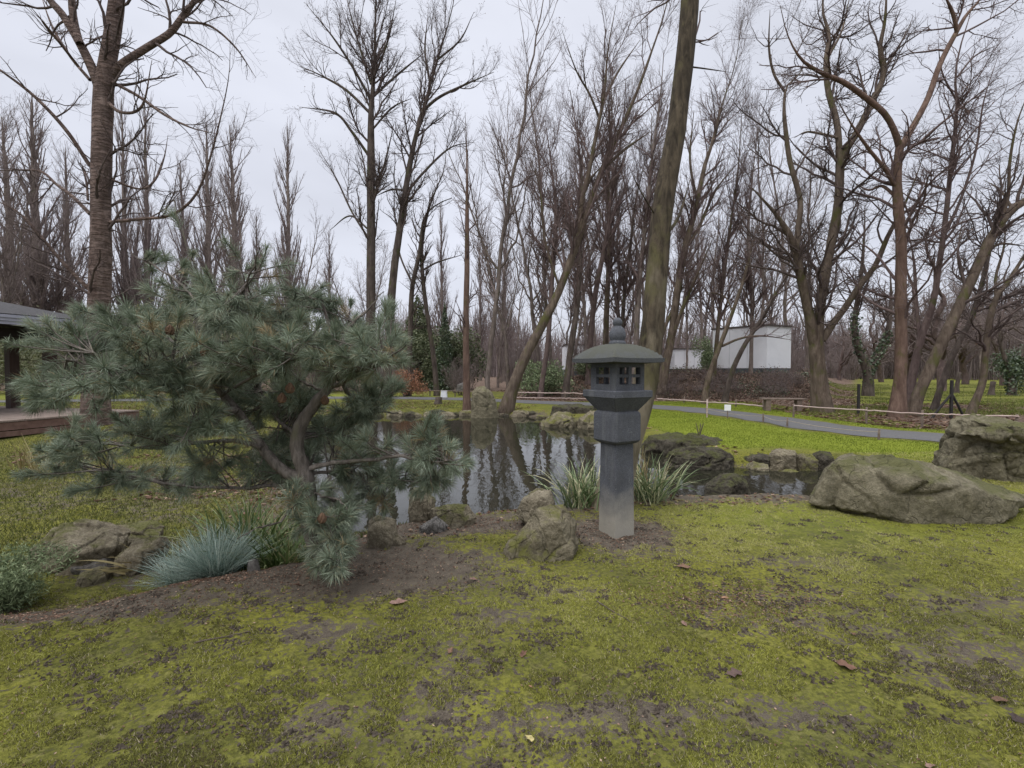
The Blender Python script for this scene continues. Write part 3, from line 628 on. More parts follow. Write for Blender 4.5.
# --- background trees: prototypes at the origin and copies
def proto(kind, seed):
    rng = np.random.default_rng(seed)
    if kind == 'poplar':
        Ht = 24; z = np.linspace(0, Ht, 22); tp = np.stack([np.cumsum(rng.normal(0, .05, 22)), np.cumsum(rng.normal(0, .05, 22)), z], 1); tr = .38 * (1 - z / Ht) ** .8 + .02
        lv = [dict(dens=7.0, t0=.08, t1=.97, ang=27, ratio=.26, N_=9, rr=.36, trop=.12, wob=.06, minr=.014, sides=4, lmin=1.5, lmax=6.5, shape=.7),
              dict(dens=2.8, t0=.1, t1=1, ang=24, ratio=.42, N_=6, rr=.6, trop=.14, wob=.06, minr=.009, sides=3, lmin=.6, lmax=2.4),
              dict(dens=2.4, t0=.1, t1=1, ang=26, ratio=.5, N_=4, rr=.7, trop=.1, wob=.08, minr=.0075, sides=3, lmin=.4, lmax=1.2)]
        limbs = []
    elif kind == 'wood':
        Ht = 17; z = np.linspace(0, Ht, 22); dx = rng.normal(0, 1.8); dy = rng.normal(0, 1.2)
        tp = np.stack([dx * (z / Ht) ** 1.5 + np.cumsum(rng.normal(0, .07, 22)), dy * (z / Ht) ** 1.5 + np.cumsum(rng.normal(0, .07, 22)), z], 1); tr = .125 * (1 - z / Ht) ** .7 + .012
        limbs = []
        for k in range(3):
            j = int(rng.integers(5, 14)); l0 = tp[j]; a = rng.uniform(0, 6.28); hh = rng.uniform(5, 8); s = np.linspace(0, 1, 22)
            q = np.stack([l0[0] + math.cos(a) * hh * .38 * s ** .8, l0[1] + math.sin(a) * hh * .38 * s ** .8, l0[2] + hh * s ** 1.15], 1) + np.cumsum(rng.normal(0, .05, (22, 3)), 0)
            q[0] = l0; limbs.append((q, tr[j] * .62 * (1 - s * .85)))
        lv = [dict(dens=2.5, t0=.2, t1=1, ang=36, ratio=.5, N_=7, rr=.5, trop=.12, wob=.09, minr=.008, sides=4, lmin=.9, lmax=3.0, shape=.5),
              dict(dens=3.0, t0=.1, t1=1, ang=38, ratio=.5, N_=5, rr=.6, trop=.1, wob=.12, minr=.006, sides=3, lmin=.4, lmax=1.6),
              dict(dens=4.2, t0=.1, t1=1, ang=38, ratio=.55, N_=3, rr=.7, trop=.06, wob=.14, minr=.005, sides=3, lmin=.3, lmax=.9)]
    elif kind == 'spread':
        Ht = 9; z = np.linspace(0, Ht, 22); tp = np.stack([np.cumsum(rng.normal(0, .12, 22)), np.cumsum(rng.normal(0, .12, 22)), z], 1); tr = .26 * (1 - z / Ht) ** .8 + .02
        limbs = []
        for k in range(6):
            j = int(rng.integers(4, 12)); l0 = tp[j]; a = rng.uniform(0, 6.28); hh = rng.uniform(3, 5); s = np.linspace(0, 1, 22)
            q = np.stack([l0[0] + math.cos(a) * hh * .85 * s, l0[1] + math.sin(a) * hh * .85 * s, l0[2] + hh * .8 * s ** 1.1], 1) + np.cumsum(rng.normal(0, .07, (22, 3)), 0)
            q[0] = l0; limbs.append((q, tr[j] * .6 * (1 - s * .85)))
        lv = [dict(dens=2.4, t0=.2, t1=1, ang=46, ratio=.55, N_=7, rr=.5, trop=.06, wob=.14, minr=.012, sides=4, lmin=.7, lmax=2.6),
              dict(dens=4.2, t0=.1, t1=1, ang=46, ratio=.55, N_=5, rr=.6, trop=.05, wob=.16, minr=.009, sides=3, lmin=.3, lmax=1.3),
              dict(dens=6.5, t0=.1, t1=1, ang=46, ratio=.55, N_=3, rr=.7, trop=.04, wob=.18, minr=.0075, sides=3, lmin=.2, lmax=.7)]
    else:  # scrub: many stems from the ground
        limbs = []; Ht = 4
        for k in range(16):
            a = rng.uniform(0, 6.28); s = np.linspace(0, 1, 22); hh = rng.uniform(2.2, 4.2); o_ = rng.uniform(.1, 1.9)
            q = np.stack([math.cos(a) * (.25 + o_ * s), math.sin(a) * (.25 + o_ * s), -.05 + hh * s], 1) + np.cumsum(rng.normal(0, .03, (22, 3)), 0)
            limbs.append((q, .03 * (1 - s * .8)))
        z = np.linspace(-.05, Ht, 22); tp = np.stack([z * .02, z * .03, z], 1); tr = .045 * (1 - z / Ht) ** .8 + .005
        lv = [dict(dens=4.2, t0=.08, t1=1, ang=38, ratio=.35, N_=6, rr=.6, trop=.08, wob=.12, minr=.009, sides=3, lmin=.4, lmax=1.6),
              dict(dens=5.0, t0=.1, t1=1, ang=40, ratio=.45, N_=4, rr=.7, trop=.06, wob=.15, minr=.007, sides=3, lmin=.2, lmax=.7),
              dict(dens=4.0, t0=.1, t1=1, ang=40, ratio=.5, N_=3, rr=.7, trop=.06, wob=.15, minr=.006, sides=3, lmin=.15, lmax=.4)]
    tp[0] = (tp[0][0], tp[0][1], -.2)
    nm = {'poplar': 'poplar_tree', 'wood': 'bare_tree', 'spread': 'bare_tree', 'scrub': 'bare_shrub'}[kind]
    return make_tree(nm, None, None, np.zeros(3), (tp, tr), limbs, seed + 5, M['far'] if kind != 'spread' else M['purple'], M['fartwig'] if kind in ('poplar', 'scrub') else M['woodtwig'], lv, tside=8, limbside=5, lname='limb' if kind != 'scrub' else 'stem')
used = {}
PR = {k: [proto(k, s) for s in sd] for k, sd in {'poplar': (1, 2), 'wood': (3, 4, 5, 6), 'spread': (7, 8), 'scrub': (9, 10)}.items()}
rg = random.Random(5)
def place(kind, px, Y, sc_, label, cat, group, i=None, rz=None):
    pl = PR[kind]; p = pl[(rg.randrange(len(pl))) if i is None else i % len(pl)]
    o = p if not used.get(p.name) else copy_tree(p)
    used[p.name] = 1
    x = (px - 512) / F * Y * 1.0
    o.location = (x, Y, GZ(x, Y)); o.rotation_euler = (0, 0, rg.uniform(0, 6.28) if rz is None else rz)
    s = sc_ if isinstance(sc_, tuple) else (sc_, sc_, sc_); o.scale = s
    tag(o, label, cat, group); return o
for px, Y, s, lab in [(290, 46, (.62, .62, 1.02), 'lone narrow poplar against bright sky between the big left tree and the pine pair'), (236, 45, (.8, .8, 1.0), 'dense narrow poplar left of the lone poplar'),
                      (212, 50, (.8, .8, 1.12), 'poplar hard against its neighbour right of the big banded trunk'), (258, 55, (.55, .55, .80), 'small poplar in the dip between two taller poplars'),
                      (150, 45, (.6, .6, 1.1), 'second poplar right of the big banded trunk'), (128, 47, (.6, .6, 1.15), 'poplar showing just right of the big banded trunk'),
                      (185, 58, (.7, .7, 1.1), 'faint poplar between two nearer ones behind the left branch'), (505, 60, (.5, .5, .82), 'narrow tree rising behind the leaning tree of the far bank'),
                      (480, 66, (.45, .45, .8), 'slim pale poplar behind the slim reddish tree'), (442, 62, (.5, .5, .95), 'thin poplar over the dark conical evergreen'),
                      (330, 70, (.6, .6, .9), 'low faint poplar behind the straight bare tree'), (40, 40, (.9, .9, 1.0), 'broad poplar above the pavilion roof'), (12, 46, (.9, .9, 1.05), 'broad poplar at the left edge above the pavilion'),
                      (70, 52, (.8, .8, 1.05), 'poplar half hidden behind the big banded trunk')]:
    place('poplar', px, Y, (s[0] * 1.45, s[1] * 1.45, s[2]), lab, 'tree', 'row of poplars beyond the garden')
G1 = 'slender bare trees of the wood behind the pond'
for k in range(30):
    px = 492 + (k * 61.8) % 300 + rg.uniform(-6, 6); Y = 25 + (k * 7.3) % 22
    s = rg.uniform(.75, 1.15) * (.92 if px < 540 else 1)
    if px > 680 and Y < 38: Y += 16
    place('wood', px, Y, (s, s, s * rg.uniform(.95, 1.15)), 'slender bare tree in the dense wood between the standing stone and the white building', 'tree', G1)
G2 = 'bare trees of the wood behind the lawn at the left'
for k in range(26):
    px = -60 + (k * 61.8) % 560 + rg.uniform(-8, 8); Y = 30 + (k * 5.3) % 24
    s = rg.uniform(.5, .82) if px > 230 else rg.uniform(.75, 1.05)
    place('wood', px, Y, s, 'bare tree in the thin wood seen over the pine and lawn at the left', 'tree', G2)
G3 = 'bare trees scattered over the meadow at the right'
for k in range(30):
    px = 800 + (k * 61.8) % 330 + rg.uniform(-6, 6); Y = 30 + (k * 11.7) % 75
    place(('spread', 'wood')[k % 3 == 0], px, Y, rg.uniform(.8, 1.25) if k % 3 else rg.uniform(.7, 1.0), 'bare tree standing in the meadow or its far edge beyond the wire fence', 'tree', G3)
G4 = 'bare scrub along the edge of the wood'
for k in range(36):
    px = 395 + (k * 61.8) % 430 + rg.uniform(-5, 5); Y = 26.5 + (k * 3.7) % 20
    if 675 < px < 810: Y = 37 + Y * .3
    place('scrub', px, Y, rg.uniform(.45, .95), 'bare twiggy shrub at the foot of the wood behind the pond and path', 'shrub', G4)
for k in range(22):
    px = 640 + (k * 61.8) % 180; Y = 24.3 + (k * .73) % 3.2
    place('scrub', px, Y, (rg.uniform(.3, .5), rg.uniform(.3, .5), rg.uniform(.14, .24)), 'low twiggy bramble bush on the brown embankment', 'shrub', 'bramble bushes on the embankment')
G5 = 'bare scrub behind the pavilion and pine'
for k in range(22):
    px = -80 + (k * 61.8) % 470; Y = 30 + (k * 3.7) % 18
    place('scrub', px, Y, rg.uniform(.8, 1.35), 'bare twiggy shrub in the thicket behind the pavilion and pine', 'shrub', G5)
G6 = 'bare scrub on the far side of the meadow'
for k in range(26):
    px = 790 + (k * 61.8) % 330; Y = 60 + (k * 9.7) % 50
    place('scrub', px, Y, rg.uniform(1.0, 1.7), 'bare twiggy shrub in the hedge line beyond the meadow', 'shrub', G6)

# far wood mass on the horizon (nobody could count it)
rng = np.random.default_rng(77)
n = 9000; ang = rng.uniform(-1.05, 1.02, n); rad = rng.uniform(95, 150, n)
bx_ = np.sin(ang) * rad; by_ = np.cos(ang) * rad
ht = 7 + 7 * vn(ang * 14, ang * 0 + 3, 4) + rng.normal(0, 1.4, n); ht = np.clip(ht, 3, 18)
s = np.linspace(0, 1, 4)[None, :]
Pw = np.stack([bx_[:, None] + np.cumsum(rng.normal(0, .7, (n, 4)), 1), by_[:, None] + np.cumsum(rng.normal(0, .4, (n, 4)), 1), s * ht[:, None] - .3], -1)
V1 = tubes(Pw, .085 * (1.25 - s) * np.ones((n, 1)), 3)
Pc, Rc = spawn(rng, Pw, .07 * np.ones((n, 4)), .45, .1, 1, 35, .3, 3, .6, trop=.15, wob=.15, minr=.035, lmax=4)
V, Fs = join([V1, tubes(Pc, Rc, 3)])
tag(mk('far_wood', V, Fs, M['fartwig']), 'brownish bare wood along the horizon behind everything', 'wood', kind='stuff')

# ------------------------------------------------------------------ leafy bushes and evergreens
def cloud(rng, n, r, h, lumps=9, base=0, cone=False, shell=.6):
    """n points through a lumpy bush volume of radius r and height h"""
    if cone:
        z = h * (1 - np.sqrt(rng.uniform(0, 1, n))); rr = r * (1 - z / h) * rng.uniform(shell, 1.12, n) * (1 + .18 * np.sin(z * 5)); a = rng.uniform(0, 6.28, n)
        return np.stack([np.cos(a) * rr, np.sin(a) * rr, base + z], 1)
    c = np.stack([rng.normal(0, r * .42, lumps), rng.normal(0, r * .42, lumps), rng.uniform(.25, .8, lumps) * h], 1)
    k = rng.integers(0, lumps, n); d = norm(rng.normal(size=(n, 3))) * (rng.uniform(0, 1, n) ** .4)[:, None]
    p = c[k] + d * np.array([r * .5, r * .5, h * .30]); p[:, 2] = np.abs(p[:, 2]) + base; return p
def bush(name, label, cat, loc, r, h, n, size, mat, seed, group=None, cone=False, stems=5, lumps=10, asp=.5, stemmat=None):
    rng = np.random.default_rng(seed); root = empty(name, loc, label, cat, group)
    p = cloud(rng, n, r, h, lumps, cone=cone); V, Fq, rd = leaves_at(rng, p, size, spread=size * .5, asp=asp)
    mk('foliage', V, [Fq], mat, root, attrs={'rnd': rd}, smooth=False)
    s = np.linspace(0, 1, 6); st = []
    for k in range(stems):
        a = rng.uniform(0, 6.28); q = np.stack([np.cos(a) * r * .55 * s * (0 if cone else 1), np.sin(a) * r * .55 * s * (0 if cone else 1), h * .8 * s - .05], 1); st.append(q + np.cumsum(rng.normal(0, .02 * r, (6, 3)), 0) * (s[:, None]))
    V, Fq = tubes(np.stack(st), (.02 * r + .006) * (1.2 - s)[None, :] * np.ones((stems, 1)), 5); mk('stem', V, [Fq], stemmat or M['twig'], root)
    return root
def gp(px, Y): x = (px - 512) / F * Y; return (x, Y, GZ(x, Y) - .02)
bush('conifer', 'dark conical evergreen between the two thin trees at the wood edge', 'tree', gp(418, 38), 2.5, 7.4, 14000, .10, M['evergreen'], 1, cone=True, stems=1)
bush('conifer', 'rounder green evergreen beside the slim reddish tree', 'tree', gp(448, 36), 2.6, 4.6, 12000, .09, M['evergreen'], 2, stems=4)
bush('ivy_column', 'ivy clad stump like column right of the dark conical evergreen', 'tree', gp(445, 34), .9, 6.3, 5000, .07, M['ivy'], 3, cone=True, stems=1)
for i, (px, Y, r, h, lab) in enumerate([(20, 30, 2.8, 5.6, 'pale green pine bush above the pavilion roof'), (150, 26, 2.6, 4.8, 'pale green pine bush behind the left part of the blue pine'), (275, 30, 2.6, 6.0, 'pale green pine bush behind the top of the blue pine'),
                                        (330, 32, 2.2, 4.9, 'pale green pine bush beneath the straight bare tree'), (215, 33, 3.0, 5.6, 'pale green pine bush under the dense poplar'), (70, 34, 2.6, 5.6, 'pale green pine bush left of the banded trunk')]):
    bush('pine_bush', lab, 'tree', gp(px, Y), r, h, 11000, .10, M['olivegreen'], 10 + i, group='pale green pine bushes behind the blue pine', lumps=14, asp=.25)
bush('withered_shrub', 'rust leaved shrub right of the blue pine on the far lawn', 'shrub', gp(404, 26), .9, 1.5, 2600, .045, M['beech'], 30)
bush('evergreen_shrub', 'dark evergreen shrub left of the lantern roof', 'shrub', gp(590, 27), 1.0, 1.25, 3500, .06, M['evergreen'], 31)
bush('evergreen_shrub', 'grey green broad shrub behind the rail fence right of the leaning tree', 'shrub', gp(545, 25.4), 1.3, 1.9, 5000, .055, M['juniper'], 32)
bush('evergreen_shrub', 'tall ivy green shrub left of the white building', 'shrub', gp(704, 33), .8, 2.7, 3500, .055, M['juniper'], 33)
bush('evergreen_shrub', 'dark evergreen bush just left of the far end of the meadow edge', 'shrub', gp(1013, 30), 1.2, 3.0, 4200, .06, M['ivy'], 34)
# brambles and dead leaves on the embankment
rng = np.random.default_rng(9)
n = 45000; y_ = rng.uniform(23.6, 30, n); r_ = rng.uniform(.03, .66, n); x_ = r_ * y_; z_ = gz(x_, y_) + np.abs(rng.normal(0, .16, n)) * (.3 + 1.6 * vn(x_ * 1.1, y_ * 1.1, 12)) * ss(.1, .3, r_)
V, Fq, rd = leaves_at(rng, np.stack([x_, y_, z_], 1), .036, spread=.02, asp=.6)
tag(mk('bramble_undergrowth', V, [Fq], M['bramble'], attrs={'rnd': rd}, smooth=False), 'brown withered brambles covering the embankment below the white building', 'undergrowth', kind='stuff')
n = 7000; y_ = rng.uniform(24, 31, n); r_ = rng.uniform(.12, .66, n); x_ = r_ * y_; keep = vn(x_ * .9, y_ * .9, 77) > .6; x_, y_ = x_[keep], y_[keep]
V, Fq, rd = leaves_at(rng, np.stack([x_, y_, gz(x_, y_) + rng.uniform(0, .4, len(x_))], 1), .04, asp=.7)
tag(mk('ivy_ground_cover', V, [Fq], M['ivy'], attrs={'rnd': rd}, smooth=False), 'dark ivy patches creeping over the embankment', 'ground cover', kind='stuff')
# ivy trees on the meadow
def ivy_tree(label, basepx, tr, lbs, seed):
    root = traced(label, basepx, tr, lbs, seed, M['dark'], M['twig'], Lv(1.3, 2.4, 3.4, .007, 42, .1, .25, .42, .5, .13, lmax=2.4, t0=.4), tside=8, Y=27)
    rng = np.random.default_rng(seed); Yb = root.location.y; cols_ = []
    for q in [(tr, 0)] + lbs:
        lp, lr = limb(q[0], Yb, q[1], n=60); cols_.append(lp[:26])
    p = np.concatenate(cols_); V, Fq, rd = leaves_at(rng, p, .075, per=38, spread=.11, asp=.7)
    mk('ivy', V, [Fq], M['ivy'], root, np.array(root.location), attrs={'rnd': rd}, smooth=False)
ivy_tree('ivy covered forked tree in the meadow left of the red barked tree', (868, 388), [(868, 390, 11), (868, 375, 10), (864, 362, 9), (857, 345, 7), (855, 318, 6), (860, 285, 5), (864, 240, 4), (865, 205, 3)],
         [([(868, 376, 8), (876, 358, 7), (887, 335, 6), (891, 300, 5), (890, 270, 3)], 1)], 71)
ivy_tree('short ivy covered tree at the right edge of the meadow', (1013, 394), [(1012, 396, 9), (1011, 378, 8), (1006, 362, 6), (1000, 340, 4), (998, 315, 3)], [([(1012, 378, 6), (1022, 358, 5), (1030, 335, 3)], .6)], 72)

# ================================================================== ROCKS
def rock(name, label, sil, Y, depth, mat, seed, amp=.05, cat='rock', group=None, voxel=None, extra=None, sink=.10, front=.62, parent=None, strata=0.):
    """sil: silhouette points in the photograph taken at distance Y, blown up to a body of real depth, then weathered"""
    rng = random.Random(seed)
    bodies = [sil] + (extra or [])
    bm = bmesh.new(); size = 0
    for bi, s_ in enumerate(bodies):
        if isinstance(s_, dict): pts_, dy, dp = s_['s'], s_.get('dy', 0), s_.get('depth', depth)
        else: pts_, dy, dp = s_, 0, depth
        w3 = np.array([P(a, b, Y + dy) for a, b in pts_]); c = w3.mean(0); b2 = bmesh.new()
        size = max(size, np.ptp(w3[:, 0]), np.ptp(w3[:, 2]))
        zmin = w3[:, 2].min()
        for k, (dd, sc_) in enumerate([(-.5, front), (-.05, 1.0), (.5, .6)]):
            for q in w3:
                x = c[0] + (q[0] - c[0]) * sc_ * rng.uniform(.88, 1.05) if dd else q[0]; z = q[2] if q[2] < c[2] else c[2] + (q[2] - c[2]) * (sc_ if dd else 1) * (rng.uniform(.82, 1.04) if dd else 1)
                if q[2] < c[2]: z = q[2] - sink * (1 if q[2] < zmin + .35 * (c[2] - zmin) else .3)
                b2.verts.new((x, Y + dy + dd * dp * rng.uniform(.7, 1.15), z))
        r = bmesh.ops.convex_hull(b2, input=b2.verts)
        bmesh.ops.delete(b2, geom=[v for v in r['geom_interior'] if isinstance(v, bmesh.types.BMVert)], context='VERTS')
        tmp = bpy.data.meshes.new('t'); b2.to_mesh(tmp); b2.free(); bm.from_mesh(tmp); bpy.data.meshes.remove(tmp)
    me = bpy.data.meshes.new(name); bm.to_mesh(me); bm.free()
    o = bpy.data.objects.new(name, me); C.objects.link(o)
    vx = min(voxel or 9, max(.008, size / 85))
    md = o.modifiers.new('r', 'REMESH'); md.mode = 'VOXEL'; md.voxel_size = vx
    sm = o.modifiers.new('s', 'SMOOTH'); sm.factor = .35; sm.iterations = 1
    dg = bpy.context.evaluated_depsgraph_get(); dg.update(); m2 = bpy.data.meshes.new_from_object(o.evaluated_get(dg)); o.modifiers.clear(); o.data = m2; m2.name = name; bpy.data.meshes.remove(me)
    nv = len(m2.vertices); co_ = np.empty(nv * 3, np.float32); m2.vertices.foreach_get('co', co_); co_ = co_.reshape(-1, 3)
    no = np.empty(nv * 3, np.float32); m2.vertices.foreach_get('normal', no); no = no.reshape(-1, 3)
    off = Vector((seed * 3.7, seed * 1.3, 0)); f1 = 1.6 / max(size, .1); d = np.empty(nv)
    for i in range(nv):
        v = Vector(co_[i]); q = v * f1 + off
        qq = q + mnoise.noise_vector(q * 1.5) * .35; cell, cp_ = mnoise.voronoi(qq * 1.25); g_n = cell[1] - cell[0]
        pn = Vector((math.sin(cp_[0].x * 91), math.sin(cp_[0].y * 57 + 2), math.sin(cp_[0].z * 73 + 4)))
        d[i] = (qq * 1.25 - cp_[0]).dot(pn) * .45 - max(0, .05 - g_n) / .05 * .5 + mnoise.fractal(q * 2.6, .8, 2.1, 6) * .62 + mnoise.fractal(v * 18 + off, .7, 2, 4) * .16 \
            + (strata * math.sin((v.z * 1.0 + v.x * .25 + .04 * mnoise.noise(q * 2)) * 38) if strata else 0)
    co_ = co_ + no * (d * amp * size)[:, None]
    base = np.array([co_[:, 0].mean(), co_[:, 1].mean(), co_[:, 2].min()])
    m2.vertices.foreach_set('co', (co_ - base).astype(np.float32).ravel()); o.location = base
    m2.polygons.foreach_set('use_smooth', [True] * len(m2.polygons)); m2.update(); m2.materials.append(mat)
    tag(o, label, cat, group); return o
rock('boulder', 'long low wedge shaped olive boulder on the lawn at the right edge', [(806, 502), (818, 478), (834, 457), (858, 450), (892, 452), (925, 462), (965, 474), (1008, 487), (1020, 497), (1000, 506), (965, 512), (925, 521), (870, 514), (830, 507)], 5.0, 1.0, M['rockolive'], 3, .035, sink=.02)
rock('boulder', 'tall craggy boulder behind the long wedge boulder', [(948, 478), (944, 462), (952, 442), (962, 426), (985, 419), (1018, 421), (1045, 432), (1060, 470), (1040, 486), (990, 482)], 6.7, 1.1, M['rockolive'], 4, .06, extra=[{'s': [(955, 432), (965, 418), (1000, 415), (1022, 424), (1016, 438), (985, 440)], 'dy': -.15, 'depth': 1.0}])
rock('rock', 'craggy mossy rock with a pointed top just left of the stone lantern', [(503, 559), (500, 551), (518, 531), (538, 511), (550, 500), (564, 503), (578, 517), (581, 540), (580, 558), (545, 564)], 3.80, .36, M['rockmoss'], 5, .040,
     extra=[{'s': [(500, 557), (508, 540), (528, 526), (540, 556), (520, 563)], 'dy': -.06, 'depth': .22}, {'s': [(545, 530), (558, 506), (572, 514), (576, 536)], 'dy': .05, 'depth': .25}], strata=.18, voxel=.009)
rock('rock', 'smooth tan rock behind the craggy mossy rock', [(516, 512), (522, 498), (538, 487), (550, 489), (556, 500), (554, 512), (535, 518)], 4.45, .35, M['rock'], 6, .05)
rock('rock', 'pale grey angular stone leaning on the tan rock at the pond edge', [(416, 533), (420, 526), (436, 513), (450, 524), (447, 534), (430, 538)], 4.28, .16, M['rockgrey'], 7, .02)
rock('rock', 'rounded tan rock behind the pale grey stone at the pond edge', [(428, 530), (430, 508), (448, 501), (468, 503), (477, 516), (472, 528), (450, 533)], 4.5, .32, M['rock'], 8, .04)
rock('rock', 'upright tan slab standing in the water left of the rounded tan rock', [(408, 532), (408, 500), (414, 486), (426, 484), (436, 500), (434, 528)], 4.65, .2, M['rock'], 9, .04)
rock('rock', 'squat ochre rock at the pond edge right of the pine trunk', [(366, 545), (368, 520), (378, 514), (396, 520), (400, 534), (392, 545)], 4.0, .3, M['rock'], 10, .04)
rock('rock', 'flat buff stone lying in front of the squat ochre rock', [(376, 548), (382, 538), (400, 534), (408, 542), (402, 549)], 3.95, .14, M['rock'], 101, .03)
# left group
rock('rock', 'large peaked mossy rock right of the juniper cushion', [(34, 556), (46, 536), (62, 521), (84, 517), (106, 527), (124, 542), (122, 557), (92, 566), (60, 562)], 4.1, .5, M['rock'], 11, .05)
rock('rock', 'broad brown rock behind the large peaked mossy rock', [(85, 545), (92, 528), (120, 522), (148, 524), (160, 534), (150, 548), (110, 552)], 4.6, .5, M['rock'], 12, .05)
rock('rock', 'slanting tan rock under the dead strap leaves', [(112, 572), (120, 552), (140, 540), (166, 534), (170, 548), (150, 566), (128, 576)], 4.0, .35, M['rock'], 13, .05)
rock('rock', 'small greenish round rock below the large peaked rock', [(78, 586), (82, 572), (96, 566), (108, 574), (110, 586), (96, 592)], 3.75, .22, M['rockmoss'], 14, .05)
rock('rock', 'flat grey stone between the peaked rock and the small round one', [(72, 570), (78, 560), (106, 558), (112, 566), (100, 572)], 3.95, .2, M['rockgrey'], 15, .04)
rock('stone', 'white pebble beside the blue fescue tuft', [(246, 569), (248, 560), (256, 558), (262, 566), (258, 571)], 3.5, .07, M['rockgrey'], 16, .02, cat='stone')
# far shore rocks (right)
rock('rock', 'dark wet triangular rock in the narrow water right of the lantern', [(702, 503), (706, 488), (722, 474), (735, 469), (746, 478), (748, 500), (725, 506)], 6.35, .6, M['rockdark'], 20, .06)
rock('rock', 'long dark overhanging bank rock behind the triangular rock', [(664, 470), (668, 452), (690, 446), (720, 447), (735, 456), (732, 470), (700, 476)], 8.4, .9, M['rockdark'], 21, .07)
rock('rock', 'dark flat rock at the left end of the overhanging bank', [(636, 452), (645, 436), (690, 432), (722, 440), (720, 452), (670, 458)], 9.8, 1.2, M['rockdark'], 22, .07)
for i, (x0, x1, y0, y1, Yr, mm, lb) in enumerate([(735, 772, 452, 470, 8.5, 'rockdark', 'small dark rock just right of the triangular rock'), (768, 797, 447, 468, 8.3, 'rock', 'brown block in the middle of the shore row of the far bank'),
                                                  (798, 814, 452, 470, 8.1, 'rockmoss', 'mossy block second from the wedge boulder on the far shore'), (812, 832, 450, 468, 8.2, 'rockdark', 'dark block touching the left tip of the wedge boulder'),
                                                  (745, 770, 462, 474, 8.1, 'rockmoss', 'low green stone at the water under the brown block'), (770, 822, 470, 481, 7.9, 'rockmoss', 'long thin mossy slab just above the narrow water')]):
    rock('rock', lb, [(x0, y1), (x0 + 2, y0 + 5), (x0 + (x1 - x0) * .35, y0), (x1 - 3, y0 + 2), (x1, y1 - 2), ((x0 + x1) / 2, y1 + 2)], Yr, .45, M[mm], 30 + i, .06)
rock('rock', 'low buff rock at the near water edge right of the sedge', [(672, 505), (678, 498), (700, 494), (712, 500), (708, 507)], 5.75, .3, M['rock'], 40, .05)
rock('rock', 'broad yellow mossy rock on the far bank left of the lantern', [(536, 432), (540, 421), (556, 412), (572, 413), (577, 424), (568, 433)], 14.6, 1.4, M['rockmoss'], 41, .06)
rock('rock', 'mossy rock on the far bank right under the lantern platform', [(576, 440), (578, 418), (590, 410), (604, 412), (612, 430), (606, 446)], 14.0, 1.4, M['rockmoss'], 42, .06)
rock('rock', 'dark flat stone above the yellow mossy rock', [(548, 413), (552, 405), (575, 404), (596, 406), (598, 412), (570, 415)], 16.4, 1.0, M['rockdark'], 43, .05)
rock('standing_stone', 'upright moss covered stone with a rounded top on the far bank', [(470, 418), (470, 392), (475, 386), (485, 385), (493, 392), (498, 402), (499, 418)], 16.9, .5, M['rockolive'], 44, .03, cat='standing stone')
rng_ = random.Random(4)
for i in range(26):       # small shore stones along the far edge
    t = i / 26; x = -5.6 + 7.9 * t + rng_.uniform(-.15, .15)
    yy = np.interp(x, [-7, -5, -1.2, .9, 1.8, 2.7], [14.8, 17.0, 17.6, 16.9, 15, 13]) + rng_.uniform(.0, .35)
    px = 512 + x / yy * F; r_ = rng_.uniform(4, 11); hh_ = r_ * rng_.uniform(.35, .6); pyb = 370 + (HC + .21) * F / yy
    rock('rock', 'small rounded stone in the line along the far pond edge', [(px - r_, pyb), (px - r_ * .7, pyb - hh_), (px + r_ * .2, pyb - hh_ * 1.25), (px + r_ * .9, pyb - hh_ * .6), (px + r_, pyb), (px, pyb + 2)], yy, .45, M[['rockdark', 'rockmoss', 'rock'][i % 3]], 60 + i, .05, group='small stones edging the far side of the pond', voxel=.035)

